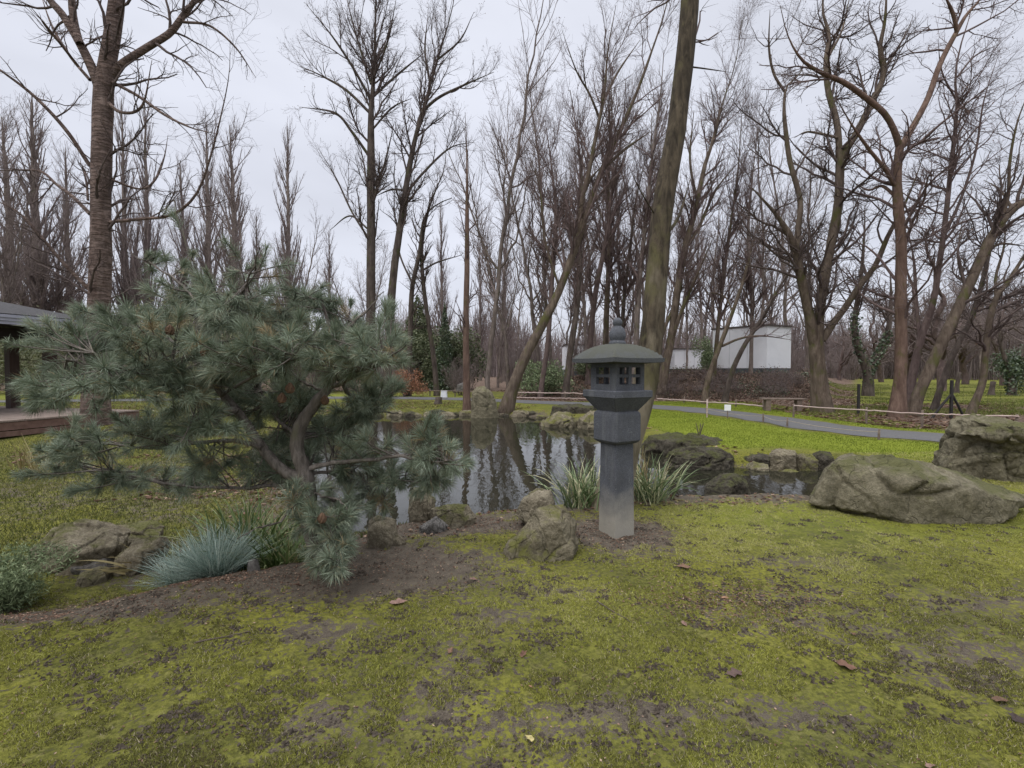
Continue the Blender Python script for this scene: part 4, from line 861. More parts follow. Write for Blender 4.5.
# ================================================================== STONE LANTERN
def lantern():
    m, t, b = newmat('granite lantern', .75, .3)
    g = N(t, 'ShaderNodeNewGeometry'); sx_ = N(t, 'ShaderNodeSeparateXYZ'); t.links.new(g.outputs['Position'], sx_.inputs[0])
    fine = noise(t, 160, 3, .8); mid = noise(t, 7, 6, .65)
    col = mix(t, ramp(t, fine, [(.35, 0.), (.65, 1.)]), (.038, .041, .050), (.125, .132, .150)); col = mix(t, ramp(t, mid, [(.42, 0.), (.66, .6)]), col, (.052, .054, .058))
    col = mix(t, ramp(t, noise(t, 9, 5, .7, stretch=(1, 1, .12)), [(.52, 0.), (.68, .4)]), col, (.16, .165, .165)); col = mix(t, ramp(t, noise(t, 55, 3, .6), [(.66, 0.), (.70, .6)]), col, (.20, .205, .19))
    # dried splash mud on the foot
    k = math_(t, 'ADD', sx_.outputs[2], math_(t, 'MULTIPLY', math_(t, 'SUBTRACT', mid, .5), .35))
    col = mix(t, ramp(t, k, [(.12, .9), (.42, 0.)]), col, (.30, .28, .235))
    t.links.new(col, b.inputs['Base Color']); bump(t, b, math_(t, 'ADD', fine, math_(t, 'MULTIPLY', noise(t, 28, 5, .7), 1.6)), .5, .006)
    m2, t, b = newmat('mossy granite roof', .8, .25)
    g = N(t, 'ShaderNodeNewGeometry'); s3 = N(t, 'ShaderNodeSeparateXYZ'); t.links.new(g.outputs['Normal'], s3.inputs[0])
    fine = noise(t, 160, 3, .8); mid = noise(t, 9, 6, .65)
    col = mix(t, ramp(t, fine, [(.35, 0.), (.65, 1.)]), (.035, .038, .042), (.12, .125, .13)); k = math_(t, 'ADD', math_(t, 'MULTIPLY', s3.outputs[2], .45), math_(t, 'MULTIPLY', mid, .6))
    col = mix(t, ramp(t, k, [(.42, 0.), (.68, .8)]), col, (.062, .064, .045)); t.links.new(col, b.inputs['Base Color']); bump(t, b, math_(t, 'ADD', fine, mid), .35, .006)
    cx, cy = .925, 4.22; g0 = GZ(cx, cy); th = R(29)
    root = empty('stone_lantern', (cx, cy, g0), 'dark granite garden lantern on a square pillar in the middle of the lawn', 'stone lantern', rz=th)
    # local frame: +x to the right-hand corner, -y the wide front face. th tilts the near corner to the left
    def loft(prof, exp_=0, seg=1, cap=True):
        bm = bmesh.new(); rings = []
        for z, h, rc in prof:
            ring = []
            nseg = 5
            for qx, qy, a0 in ((1, -1, -90), (1, 1, 0), (-1, 1, 90), (-1, -1, 180)):
                for k in range(nseg):
                    a = R(a0 + 90 * k / (nseg - 1)); ring.append(bm.verts.new((qx * (h - rc) + math.cos(a) * rc, qy * (h - rc) + math.sin(a) * rc, z)))
            rings.append(ring)
        for r0, r1 in zip(rings, rings[1:]):
            for i in range(len(r0)): bm.faces.new((r0[i], r0[(i + 1) % len(r0)], r1[(i + 1) % len(r0)], r1[i]))
        if cap: bm.faces.new(rings[0][::-1]); bm.faces.new(rings[-1])
        return bm
    mkbm('pillar', loft([(-.12, .111, .006), (.0, .110, .006), (.79, .101, .006), (.80, .098, .006)]), m, root)
    mkbm('knuckle', loft([(.795, .106, .01), (.808, .134, .022), (.828, .150, .026), (.85, .151, .027), (1.04, .151, .027), (1.062, .148, .025), (1.078, .134, .02), (1.085, .118, .015)]), m, root)
    mkbm('platform', loft([(1.08, .128, .006), (1.09, .133, .006), (1.195, .205, .008), (1.205, .214, .006), (1.255, .214, .006), (1.262, .208, .006)]), m, root)
    # firebox: four walls with openings
    s = .163; z0, z1 = 1.262, 1.497; tk = .03
    def wall(cols_, rz):
        bm = bmesh.new(); w_ = 2 * s; h_ = z1 - z0; ex = .022 if cols_ == 2 else .040; ez0, ez1 = .052, .038; bar = .030
        def piece(x0, x1, a0, a1, y=-s + tk / 2, t_=tk): bx(bm, (x0 + x1) / 2, y, (a0 + a1) / 2, x1 - x0, t_, a1 - a0)
        piece(-s + .001, s - .001, z0, z0 + ez0); piece(-s + .001, s - .001, z1 - ez1, z1)
        fr = .045 if cols_ == 2 else .075
        for sg in (-1, 1): piece(*(sorted((sg * (s - .001), sg * (s - fr)))), z0 + ez0, z1 - ez1)
        zi = (z0 + ez0 + z1 - ez1) / 2; piece(-s + fr, s - fr, zi - .013, zi + .013, y=-s + tk / 2 + .003)
        if cols_ == 2: piece(-.017, .017, z0 + ez0, z1 - ez1)
        for v in bm.verts:
            x, y = v.co.x, v.co.y; c, s_ = math.cos(rz), math.sin(rz); v.co.x, v.co.y = x * c - y * s_, x * s_ + y * c
        return bm
    for k, (c_, rz) in enumerate(((2, 0), (1, -90), (2, 180), (1, 90))):
        mkbm('firebox_wall', wall(c_, R(rz)), m, root)
    # roof, gently domed with softly lifted eaves
    bm = bmesh.new(); n_ = 24; L = .283
    def rz_(u, v, top=True):
        r = max(abs(u), abs(v)); d = min(abs(u), abs(v)) * r
        zt = 1.535 + .135 * (1 - r ** 2.3) ** .9 + .006 * (abs(u) * abs(v)) ** 3
        return zt
    grid = [[bm.verts.new((L * (2 * i / n_ - 1), L * (2 * j / n_ - 1), rz_(2 * i / n_ - 1, 2 * j / n_ - 1))) for j in range(n_ + 1)] for i in range(n_ + 1)]
    for i in range(n_):
        for j in range(n_): bm.faces.new((grid[i][j], grid[i + 1][j], grid[i + 1][j + 1], grid[i][j + 1]))
    edge = [grid[i][0] for i in range(n_ + 1)] + [grid[n_][j] for j in range(1, n_ + 1)] + [grid[i][n_] for i in range(n_ - 1, -1, -1)] + [grid[0][j] for j in range(n_ - 1, 0, -1)]
    low = [bm.verts.new((v.co.x * .985, v.co.y * .985, v.co.z - .036)) for v in edge]; inn = [bm.verts.new((v.co.x * .55, v.co.y * .55, 1.490)) for v in edge]
    for i in range(len(edge)):
        j = (i + 1) % len(edge); bm.faces.new((edge[i], low[i], low[j], edge[j])); bm.faces.new((low[i], inn[i], inn[j], low[j]))
    bm.faces.new(inn)
    r_ = mkbm('roof', bm, m2, root, smooth=True)
    es = r_.modifiers.new('e', 'EDGE_SPLIT'); es.split_angle = R(26)
    # finial (lathe)
    prof = [(.0, 1.655), (.072, 1.655), (.076, 1.672), (.066, 1.69), (.058, 1.694), (.066, 1.705), (.073, 1.73), (.070, 1.765), (.055, 1.80), (.036, 1.818), (.030, 1.824), (.038, 1.832), (.043, 1.85), (.038, 1.872), (.022, 1.89), (.0, 1.896)]
    bm = bmesh.new(); ns_ = 24; rr = [[bm.verts.new((r * math.cos(a * 2 * math.pi / ns_), r * math.sin(a * 2 * math.pi / ns_), z)) for a in range(ns_)] for r, z in prof[1:-1]]
    for a, b2 in zip(rr, rr[1:]):
        for k in range(ns_): bm.faces.new((a[k], a[(k + 1) % ns_], b2[(k + 1) % ns_], b2[k]))
    top = bm.verts.new((0, 0, prof[-1][1]))
    for k in range(ns_): bm.faces.new((rr[-1][k], rr[-1][(k + 1) % ns_], top))
    bm.faces.new(rr[0][::-1]); mkbm('finial', bm, m, root, smooth=True)
lantern()

# ================================================================== BLUE PINE
def pine():
    rng = np.random.default_rng(3); b = hit(322, 570); b[2] = GZ(b[0], b[1]); Y = 3.42; b = np.array([P(322, 570, Y)[0], Y, GZ(P(322, 570, Y)[0], Y)])
    root = empty('blue_pine', b, 'low sculpted blue green pine with a twisted trunk at the left of the lawn', 'tree')
    S = {}   # skeleton traces: px,py,width ; start depth, depth change
    tr = [(326, 590, 25), (321, 560, 21), (309, 520, 18), (307, 480, 17), (297, 450, 15), (301, 425, 14), (314, 405, 12), (330, 385, 11), (338, 360, 9), (330, 330, 7), (322, 300, 5)]
    brs = [([(303, 478, 15), (284, 470, 14), (262, 448, 13), (244, 420, 12), (226, 398, 10), (212, 376, 9), (205, 345, 7), (200, 310, 5), (196, 275, 4), (188, 245, 3), (178, 205, 2)], .25),
           ([(238, 412, 8), (210, 412, 7), (180, 404, 6), (140, 392, 5), (100, 376, 4), (60, 362, 3)], -.5), ([(262, 448, 7), (235, 440, 5.5), (200, 440, 5), (160, 446, 4), (110, 440, 3), (62, 436, 2)], .35),
           ([(300, 488, 6), (270, 484, 5), (230, 487, 4.5), (180, 486, 4), (120, 474, 3), (70, 466, 2)], .55), ([(304, 470, 7), (330, 462, 6), (370, 460, 5), (400, 457, 4.5), (430, 464, 3.5), (462, 462, 2)], -.15),
           ([(302, 474, 5), (340, 472, 4), (380, 480, 3.4), (420, 482, 2.4)], .3), ([(330, 388, 6), (352, 376, 5), (374, 362, 4), (398, 348, 2.4)], -.35), ([(334, 372, 6), (352, 400, 5), (372, 412, 4), (395, 410, 2)], .35),
           ([(336, 350, 5), (352, 330, 4), (368, 316, 3), (384, 304, 2)], .3), ([(212, 380, 6), (180, 352, 5), (150, 334, 4), (112, 320, 3), (70, 318, 2)], .35), ([(208, 360, 5), (170, 372, 4), (130, 362, 3), (92, 346, 2)], -.45),
           ([(201, 322, 5), (230, 300, 4), (250, 276, 3), (258, 252, 2)], -.3), ([(206, 345, 5), (240, 336, 4), (272, 322, 3), (296, 296, 2)], .3), ([(222, 396, 5), (250, 380, 4), (280, 366, 3), (300, 352, 2)], -.45),
           ([(300, 500, 4), (318, 520, 3.4), (330, 545, 2.8), (336, 566, 2)], -.45), ([(300, 478, 4), (290, 500, 3.4), (276, 515, 2.6), (236, 530, 2)], -.5), ([(310, 494, 3), (336, 500, 2.4), (352, 520, 2)], -.3),
           ([(198, 300, 4), (176, 280, 3), (150, 262, 2.4), (128, 250, 1.5)], .3), ([(300, 440, 5), (276, 420, 4), (262, 396, 3), (256, 370, 2)], .45), ([(328, 392, 4), (300, 380, 3), (284, 350, 2)], .35)]
    tp, trr = limb(tr, Y, 0, n=30); tp[0, 2] = b[2] - .1
    V, Fq = tubes(tp[None], trr[None], 16); V += rng.normal(0, .004, V.shape); mk('trunk', V, [Fq], M['pinebark'], root, b)
    ls = []
    for t_, dY in brs:
        lp, lr = limb(t_, Y + .0, dY, n=22); lr = lr * .85; wv = np.cumsum(rng.normal(0, .006, lp.shape), 0); wv -= wv[0]; lp = lp + wv
        ls.append((lp, lr)); V, Fq = tubes(lp[None], lr[None], 8); V += rng.normal(0, .002, V.shape); mk('branch', V, [Fq], M['pinebark'], root, b)
    # foliage pads: (px, py, dY, rx_px, rz_px, depth, shoots)
    pads = [(70, 345, -.2, 42, 30, .35, 30), (120, 330, .1, 48, 34, .4, 40), (165, 345, -.25, 46, 36, .4, 38), (110, 385, -.45, 56, 24, .35, 34), (60, 390, -.3, 30, 20, .25, 12), (185, 385, -.2, 44, 28, .35, 28),
            (190, 300, .15, 40, 30, .35, 26), (235, 305, -.2, 40, 34, .35, 28), (270, 320, .2, 40, 32, .4, 28), (300, 300, .1, 40, 22, .3, 18), (255, 262, -.1, 34, 22, .25, 7), (190, 262, .2, 30, 18, .25, 5),
            (175, 210, .25, 10, 8, .1, 2), (150, 260, .3, 26, 14, .2, 5), (345, 320, .2, 42, 26, .35, 24), (365, 350, -.3, 42, 28, .35, 32), (390, 330, 0, 20, 30, .3, 10), (330, 350, -.2, 40, 30, .35, 26), (290, 350, -.3, 42, 30, .35, 28), (245, 355, -.35, 40, 30, .35, 28),
            (375, 395, .2, 34, 24, .35, 24), (350, 415, .25, 32, 18, .3, 14), (285, 392, .3, 42, 22, .35, 18), (240, 395, .35, 40, 26, .3, 18), (290, 425, .4, 40, 22, .3, 14),
            (150, 430, .1, 50, 24, .35, 26), (95, 440, .3, 50, 24, .35, 26), (50, 448, .35, 26, 18, .3, 9), (200, 430, -.3, 40, 24, .3, 18), (110, 480, .45, 60, 16, .3, 22), (60, 470, .5, 32, 14, .3, 9), (180, 480, .4, 44, 16, .3, 16), (215, 460, .1, 36, 20, .3, 12),
            (430, 445, -.1, 26, 30, .2, 16), (455, 460, -.1, 16, 16, .15, 7), (385, 475, .2, 44, 14, .25, 16), (430, 482, .1, 26, 14, .2, 10), (345, 480, .1, 30, 20, .25, 12), (370, 440, -.1, 30, 12, .2, 6), (350, 510, .05, 22, 22, .2, 10),
            (325, 520, -.35, 22, 20, .15, 7), (334, 562, -.45, 15, 14, .1, 8), (345, 545, -.3, 14, 12, .12, 6), (340, 505, -.05, 26, 18, .15, 7), (265, 470, .1, 30, 16, .2, 6), (360, 455, .1, 30, 16, .2, 8), (285, 445, .25, 26, 18, .2, 6), (240, 530, -.4, 12, 10, .12, 0), (312, 522, -.2, 20, 24, .12, 9), (300, 492, -.2, 26, 16, .15, 7), (320, 556, -.22, 18, 16, .1, 6), (345, 530, -.1, 22, 18, .12, 6), (250, 412, .3, 34, 20, .3, 14), (300, 402, .25, 34, 22, .3, 16), (335, 432, .3, 30, 18, .25, 12), (285, 468, .35, 34, 16, .25, 10), (375, 500, .2, 30, 14, .2, 7), (225, 372, .1, 40, 24, .3, 14), (312, 450, .2, 24, 18, .2, 5), (270, 455, .3, 24, 18, .2, 6)]
    # rear layer that gives the crown body
    tips, dirs, sh = [], [], []
    skel = np.concatenate([l[0] for l in ls] + [tp[12:]]); idxl = 0
    for (px, py, dy, rx, rz, dp, n_) in pads:
        c = P(px, py, Y + dy); k = Y / F
        n_ = int(n_ * (1.05 if px < 220 else 1.2) * (1.15 if py > 375 else .86))
        if n_ == 0: continue
        q = norm(rng.normal(size=(n_, 3))) * (rng.uniform(0, 1, (n_, 1)) ** .45)
        tip = c + q * np.array([rx * k, dp, rz * k])
        tip[:, 2] = np.maximum(tip[:, 2], b[2] + .09)
        # nearest skeleton point a little below
        d2 = ((skel[None] - (c - np.array([0, 0, .04]))[None, None]) ** 2).sum(-1)[0]; near_ = skel[np.argsort(d2)[:8]]
        s0 = near_[rng.integers(0, 8, n_)]
        d = norm(norm(tip - s0) * .8 + norm(tip - c) * .8 + np.array([0, 0, .30]) + rng.normal(0, .28, (n_, 3)))
        ctrl = (s0 + tip) / 2 - np.array([0, 0, .03]); t_ = np.linspace(0, 1, 7)[None, :, None]
        ctrl2 = tip - d * np.minimum(np.linalg.norm(tip - s0, axis=1, keepdims=True) * .4, .12)
        pth = (1 - t_) ** 2 * s0[:, None] + 2 * t_ * (1 - t_) * ctrl2[:, None] + t_ ** 2 * tip[:, None]
        sh.append(pth); tips.append(tip); dirs.append(norm(pth[:, -1] - pth[:, -2]))
    sh = np.concatenate(sh); tips = np.concatenate(tips); dirs = np.concatenate(dirs); n_ = len(tips)
    V, Fq = tubes(sh, np.linspace(.0052, .003, 7)[None] * np.ones((n_, 1)), 4); mk('twigs', V, [Fq], M['pinebark'], root, b)
    # needles
    per = 150; tot = n_ * per; si = np.repeat(np.arange(n_), per); T = dirs[si]
    back = rng.uniform(0, 1, tot) ** 1.5 * rng.uniform(.04, .17, n_)[si]
    o_ = tips[si] - T * back[:, None]
    az = norm(np.cross(T, rng.normal(size=T.shape))); a = np.radians(np.clip(rng.uniform(.10, 1, tot) * rng.uniform(45, 95, n_)[si] + back * 120, 5, 108))[:, None]
    nd = norm(T * np.cos(a) + az * np.sin(a)); ln = rng.uniform(.075, .125, tot)[:, None] * (rng.uniform(.62, 1.18, n_)[si][:, None])
    side = norm(np.cross(nd, rng.normal(size=nd.shape))); wd = .00125
    mid = o_ + nd * ln * .55 + np.array([0, 0, .004]); end = o_ + nd * ln + np.array([0, 0, -.004])
    V = np.stack([o_ - side * wd * .8, o_ + side * wd * .8, mid - side * wd, mid + side * wd, end], 1).reshape(-1, 3)
    i5 = np.arange(tot) * 5; Fq = np.stack([i5, i5 + 1, i5 + 3, i5 + 2], 1); Ft = np.stack([i5 + 2, i5 + 3, i5 + 4], 1)
    tone = np.clip(rng.uniform(0, 1.0, n_)[si] * .5 + rng.uniform(0, .55, tot), 0, .93); tone = np.where((rng.uniform(0, 1, tot) < .03) | ((rng.uniform(0, 1, n_) < .05)[si] & (back > .03)), 1, tone)
    mk('needles', V, [Fq, Ft], M['needle'], root, b, attrs={'rnd': np.repeat(tone, 5)})
    # cones
    for (px, py, dy) in [(352, 350, -.25), (290, 388, -.35), (282, 398, -.3), (325, 400, -.1), (170, 330, -.3), (205, 352, -.3), (322, 518, -.4)]:
        q = P(px, py, Y + dy); bm = bmesh.new(); bmesh.ops.create_icosphere(bm, subdivisions=3, radius=.024)
        for v in bm.verts:
            a_ = math.atan2(v.co.y, v.co.x); u = v.co.z / .024; f = 1 + .22 * math.sin(a_ * 6 + u * 9) * math.cos(u * 14); v.co.x *= f * (1 - .3 * u); v.co.y *= f * (1 - .3 * u); v.co.z *= 1.5
        mkbm('cone', bm, M['deadleafsolid'], root, loc=tuple(q - b))
    for (px, py, dy, r) in [(287, 494, -.3, .022), (212, 515, .2, .0)]:
        if r:
            q = P(px, py, Y - .02); lp = np.array([P(302, 482, Y), P(294, 486, Y - .05), P(287, 497, Y - .1)]); V, Fq = tubes(lp[None], np.array([[.014, .013, .012]]), 8); k0 = len(V)
            V = np.vstack([V, lp[-1]]); cap = np.array([[k0 - 8 + i, k0 - 8 + (i + 1) % 8, k0] for i in range(8)]); mk('cut_branch_stub', V, [Fq, cap], M['cutwood'], root, b)
M['deadleafsolid'] = simple('pine cone brown', (.06, .035, .022), (.15, .09, .055), 60, .8, .004)
M['cutwood'] = simple('fresh cut wood', (.42, .26, .13), (.58, .40, .22), 40, .8, .002)
pine()

# ================================================================== GRASS TUFTS
def tuft(name, label, cat, loc, n, L, wdt, mat, seed, spread=.06, arch=1.0, up=.9, group=None, lean=(0, 0), lo=.6, fan=1.0, part=None):
    rng = np.random.default_rng(seed); N_ = 7; a = rng.uniform(0, 6.28, n); ln = L * rng.uniform(lo, 1.1, n); el = rng.uniform(.15, 1, n) ** .8 * fan
    base = np.stack([rng.normal(0, spread, n), rng.normal(0, spread, n), -.02 * np.ones(n)], 1)
    d = norm(np.stack([np.cos(a) * el + lean[0], np.sin(a) * el + lean[1], up * np.ones(n)], 1)); pts = [base]; st = (ln / (N_ - 1))[:, None]
    for k in range(N_ - 1):
        pts.append(pts[-1] + d * st); d = norm(d + np.array([0, 0, -1]) * arch * .2 * (k + 1) / N_ * rng.uniform(.5, 1.5, (n, 1)) + rng.normal(0, .03, (n, 3)))
    Pt = np.stack(pts, 1); Pt[:, :, 2] = np.maximum(Pt[:, :, 2], .004 + .0 * Pt[:, :, 2]); Pt[:, 0, 2] = -.03
    sd = np.stack([-np.sin(a), np.cos(a), 0 * a], 1) + rng.normal(0, .35, (n, 3)); sd = norm(sd)
    wv = wdt * np.array([.7, 1, 1, .95, .8, .5, .08]); V = np.stack([Pt - sd[:, None] * wv[None, :, None], Pt + sd[:, None] * wv[None, :, None]], 2).reshape(-1, 3)
    b = np.arange(n)[:, None] * N_ * 2; k = np.arange(N_ - 1)[None] * 2; Fq = np.stack([b + k, b + k + 1, b + k + 3, b + k + 2], -1).reshape(-1, 4)
    r = np.repeat(rng.uniform(0, 1, n), N_ * 2)
    o = mk(name, V, [Fq], mat, attrs={'rnd': r}); o.location = loc; return tag(o, label, cat, group)
def gh(px, py): q = hit(px, py); return (q[0], q[1], GZ(q[0], q[1]))
def at(px, Y): x = (px - 512) / F * Y; return (x, Y, GZ(x, Y))
tuft('fescue_tuft', 'round blue grey fescue tuft at the edge of the lawn left of the pine trunk', 'grass tuft', at(212, 3.62), 1300, .46, .0024, M['fescue'], 1, .05, .8, .68)
tuft('fescue_tuft', 'smaller blue fescue tuft partly under the dead strap leaves', 'grass tuft', at(180, 3.7), 600, .38, .0024, M['fescue'], 2, .05, .8, .6)
tuft('sedge_tuft', 'dark green strap leaved clump behind the blue fescue', 'grass tuft', at(248, 4.1), 260, .66, .009, M['sedge'], 3, .10, 1.5, .9)
tuft('sedge_tuft', 'green strap leaved clump between the pine trunk and the fescue', 'grass tuft', at(282, 3.85), 150, .46, .008, M['sedge'], 4, .08, 1.4, .7)
tuft('sedge_tuft', 'large arching sedge at the pond edge left of the lantern pillar', 'grass tuft', at(582, 5.15), 210, .66, .0065, M['sedgepale'], 5, .10, 1.9, .95)
tuft('sedge_tuft', 'arching sedge at the pond edge right of the lantern pillar', 'grass tuft', at(652, 5.3), 150, .62, .0065, M['sedgepale'], 6, .10, 1.9, .95)
tuft('sedge_tuft', 'straw coloured sedge clump behind the top of the lantern pillar', 'grass tuft', at(640, 5.6), 70, .6, .006, M['straw'], 7, .08, 1.2, 1.0)
tuft('dead_leaves_clump', 'withered straw strap leaves drooping left beside the fescue', 'dead leaves', at(150, 3.95), 34, .42, .012, M['straw'], 8, .05, 1.1, .45, lean=(-.7, -.5), fan=.5)
tuft('dry_reed_clump', 'dry yellow reeds in front of the pavilion deck at the left edge', 'reeds', at(30, 7.2), 34, .75, .009, M['straw'], 9, .10, .5, 1.6)
tuft('dry_reed_clump', 'few dry reddish stalks in the water before the dark triangular rock', 'reeds', at(692, 7.4), 12, .55, .006, M['straw'], 10, .08, .3, 1.4)
bush('juniper_cushion', 'low green juniper cushion at the left edge of the lawn', 'shrub', at(-4, 3.3), .27, .38, 11000, .019, M['juniper'], 41, lumps=26, asp=.14, stems=9)
bush('bare_bush', 'tiny leafless bush on the bright lawn behind the bank rocks', 'shrub', at(700, 10.6), .15, .4, 12, .01, M['deadleaf'], 42, stems=14)
bush('moss_shrub', 'small fresh green shrub on the far bank seen through the pine', 'shrub', at(195, 11.5), .6, .8, 2600, .035, M['olivegreen'], 43)

# ================================================================== MOSS, LITTER (stuff)
rng = np.random.default_rng(12)
n = 1900000
yy = 1.25 + (8.4 - 1.25) * rng.uniform(0, 1, n) ** 1.5; xx = rng.uniform(-1.12, 1.12, n) * yy
Dm = pond_d(xx, yy); mo, li, br_ = zones(xx, yy, Dm, np.full(n, 9.))
tex = fbm(xx * 12, yy * 12, 91, 4); patch = fbm(xx * 2.5, yy * 2.5, 92, 3)
keep = (mo + 2.0 * (tex - .5) + 1.2 * (patch - .5) > .62) & (Dm > .2) & (rng.uniform(0, 1, n) < .55); xx, yy, tex, patch, br_ = xx[keep], yy[keep], tex[keep], patch[keep], br_[keep]; n = len(xx)
zz = gz(xx, yy); hgt = rng.uniform(.004, .012, n) * (.6 + .8 * tex) * (.8 + .12 * yy); a = rng.uniform(0, 6.28, n); wd = rng.uniform(.0010, .0020, n) * (.8 + .2 * yy)
tl = rng.normal(0, .8, (n, 2)) * hgt[:, None]
V = np.stack([np.stack([xx - np.cos(a) * wd, yy - np.sin(a) * wd, zz - .002], 1), np.stack([xx + np.cos(a) * wd, yy + np.sin(a) * wd, zz - .002], 1), np.stack([xx + tl[:, 0], yy + tl[:, 1], zz + hgt], 1)], 1).reshape(-1, 3)
big = fbm(xx * .7, yy * .7, 93, 3)
rd = np.clip(.47 + .9 * (patch - .5) + 1.7 * (big - .5) + .7 * br_ + .5 * (tex - .5) + rng.normal(0, .2, n), 0, .93); rd = np.where(rng.uniform(0, 1, n) < .09, 1, rd)
tag(mk('moss', V, [np.arange(3 * n).reshape(n, 3)], M['moss'], attrs={'rnd': np.repeat(rd, 3)}, smooth=False), 'short yellow green moss covering the mound', 'moss', kind='stuff')
def litter(name, label, n, fn, size, mat, seed, curl=.35):
    rng = np.random.default_rng(seed); x, y = fn(rng, n); n = len(x); z = gz(x, y); a = rng.uniform(0, 6.28, n); s = size * rng.uniform(.5, 1.5, n)
    ux, uy = np.cos(a), np.sin(a); asp = rng.uniform(.35, .7, n)
    def pt(u, v, w_): return np.stack([x + (ux * u - uy * v * asp) * s, y + (uy * u + ux * v * asp) * s, z + w_ * s + .002], 1)
    c = rng.uniform(.05, curl * 2, n); t1 = rng.uniform(-.3, .5, n)
    V = np.stack([pt(-1, 0, c * .6), pt(-.2, -1, c * .9 + t1), pt(-.1, 0, .05), pt(-.2, 1, c), pt(1, 0, c * .8 + .2), ], 1).reshape(-1, 3); i = np.arange(n) * 5
    Ft = np.stack([np.stack([i, i + 1, i + 2], 1), np.stack([i, i + 2, i + 3], 1), np.stack([i + 1, i + 4, i + 2], 1), np.stack([i + 2, i + 4, i + 3], 1)], 1).reshape(-1, 3)
    return tag(mk(name, V, [Ft], mat, attrs={'rnd': np.repeat(rng.uniform(0, 1, n), 5)}, smooth=False), label, 'leaf litter', kind='stuff')
def bank(rng, n):
    x = rng.uniform(-4, 5.6, n); y = rng.uniform(2.6, 7, n); d = pond_d(x, y); e_ = y - np.interp(x, EX, EY); k = (d > .02) & (d < 1.0) & (e_ > -.12) & (vn(x * 3, y * 3, 8) > .35) & (x < 4.4); return x[k], y[k]
litter('leaf_litter', 'brown leaf litter along the near bank of the pond', 9000, bank, .020, M['deadleaf'], 51)
def lawn(rng, n):
    y = 1.4 + 4 * rng.uniform(0, 1, n) ** 1.2; x = rng.uniform(-1.1, 1.1, n) * y; k = (y < np.interp(x, EX, EY)); return x[k], y[k]
litter('leaf_crumbs', 'tiny brown and straw coloured leaf crumbs scattered over the mossy lawn', 3600, lawn, .005, M['deadleaf'], 52)
M['clod'] = simple('damp soil', (.030, .024, .019), (.09, .072, .055), 60, .95, .004)
def clods(n, seed):
    """worm casts and crumbs of damp soil: many small angular lumps"""
    rng = np.random.default_rng(seed); c = n // 26; cy = 1.4 + 3.9 * rng.uniform(0, 1, c) ** 1.15; cx = rng.uniform(-1.05, 1.05, c) * cy
    k = rng.integers(0, c, n); sp2 = rng.uniform(.015, .06, c)[k]; x = cx[k] + rng.normal(0, 1, n) * sp2; y = cy[k] + rng.normal(0, 1, n) * sp2 * .6
    kp = y < np.interp(x, EX, EY); x, y = x[kp], y[kp]; n = len(x); z = gz(x, y) + .002; s = rng.uniform(.003, .011, n)
    o = np.array([(1, 0, 0), (-1, 0, 0), (0, 1, 0), (0, -1, 0), (0, 0, .9), (0, 0, -.6)]); V = np.stack([x, y, z], 1)[:, None] + o[None] * s[:, None, None] * rng.uniform(.6, 1.3, (n, 6, 1)) + rng.normal(0, .25, (n, 6, 3)) * s[:, None, None]
    f = np.array([(0, 2, 4), (2, 1, 4), (1, 3, 4), (3, 0, 4), (2, 0, 5), (1, 2, 5), (3, 1, 5), (0, 3, 5)]); Ft = (np.arange(n)[:, None, None] * 6 + f[None]).reshape(-1, 3)
    tag(mk('soil_clods', V.reshape(-1, 3), [Ft], M['clod'], smooth=False), 'dark crumbs of damp soil lying in little heaps on the mossy lawn', 'soil', kind='stuff')
clods(15000, 8)
def soilp(rng, n):
    x = np.concatenate([rng.normal(c[0], c[2] * .7, n // 6) for c in SOIL[:6]]); y = np.concatenate([rng.normal(c[1], c[3] * .7, n // 6) for c in SOIL[:6]]); k = (y > 1.4) & (pond_d(x, y) > .1); return x[k], y[k]
litter('soil_crumbs', 'fine twigs, needles and crumbs on the bare soil', 9000, soilp, .007, M['deadleaf'], 53)
def woodf(rng, n):
    y = rng.uniform(9, 34, n); x = y * rng.uniform(-.3, 1.05, n); _, l, _ = zones(x, y, np.full(n, 9.), path_d(x, y)); k = (l > .4) & (path_d(x, y) > 1.1); return x[k], y[k]
litter('wood_floor_litter', 'brown fallen leaves on the ground under the trees beyond the path', 26000, woodf, .05, M['deadleaf'], 54)
def farlawn(rng, n):
    y = rng.uniform(6, 25, n); x = -rng.uniform(-.05, 1.05, n) * y; d = pond_d(x, y); k = (d > .1) & (path_d(x, y) > 1.1) & (fbm(x * .6, y * .6, 18) > .47) & (y - np.interp(x, EX, EY) > .5); return x[k], y[k]
litter('lawn_litter', 'brown leaves and straw scattered over the dull lawn around the left side of the pond', 22000, farlawn, .032, M['deadleaf'], 56)
def farbank(rng, n):
    y = rng.uniform(8, 19, n); x = rng.uniform(-7, 5, n); d = pond_d(x, y); k = (d > .02) & (d < .8) & (vn(x * 1.2, y * 1.2, 8) > .45); return x[k], y[k]
litter('shore_litter', 'pale brown leaves caught along the far shore of the pond', 5000, farbank, .035, M['deadleaf'], 55)
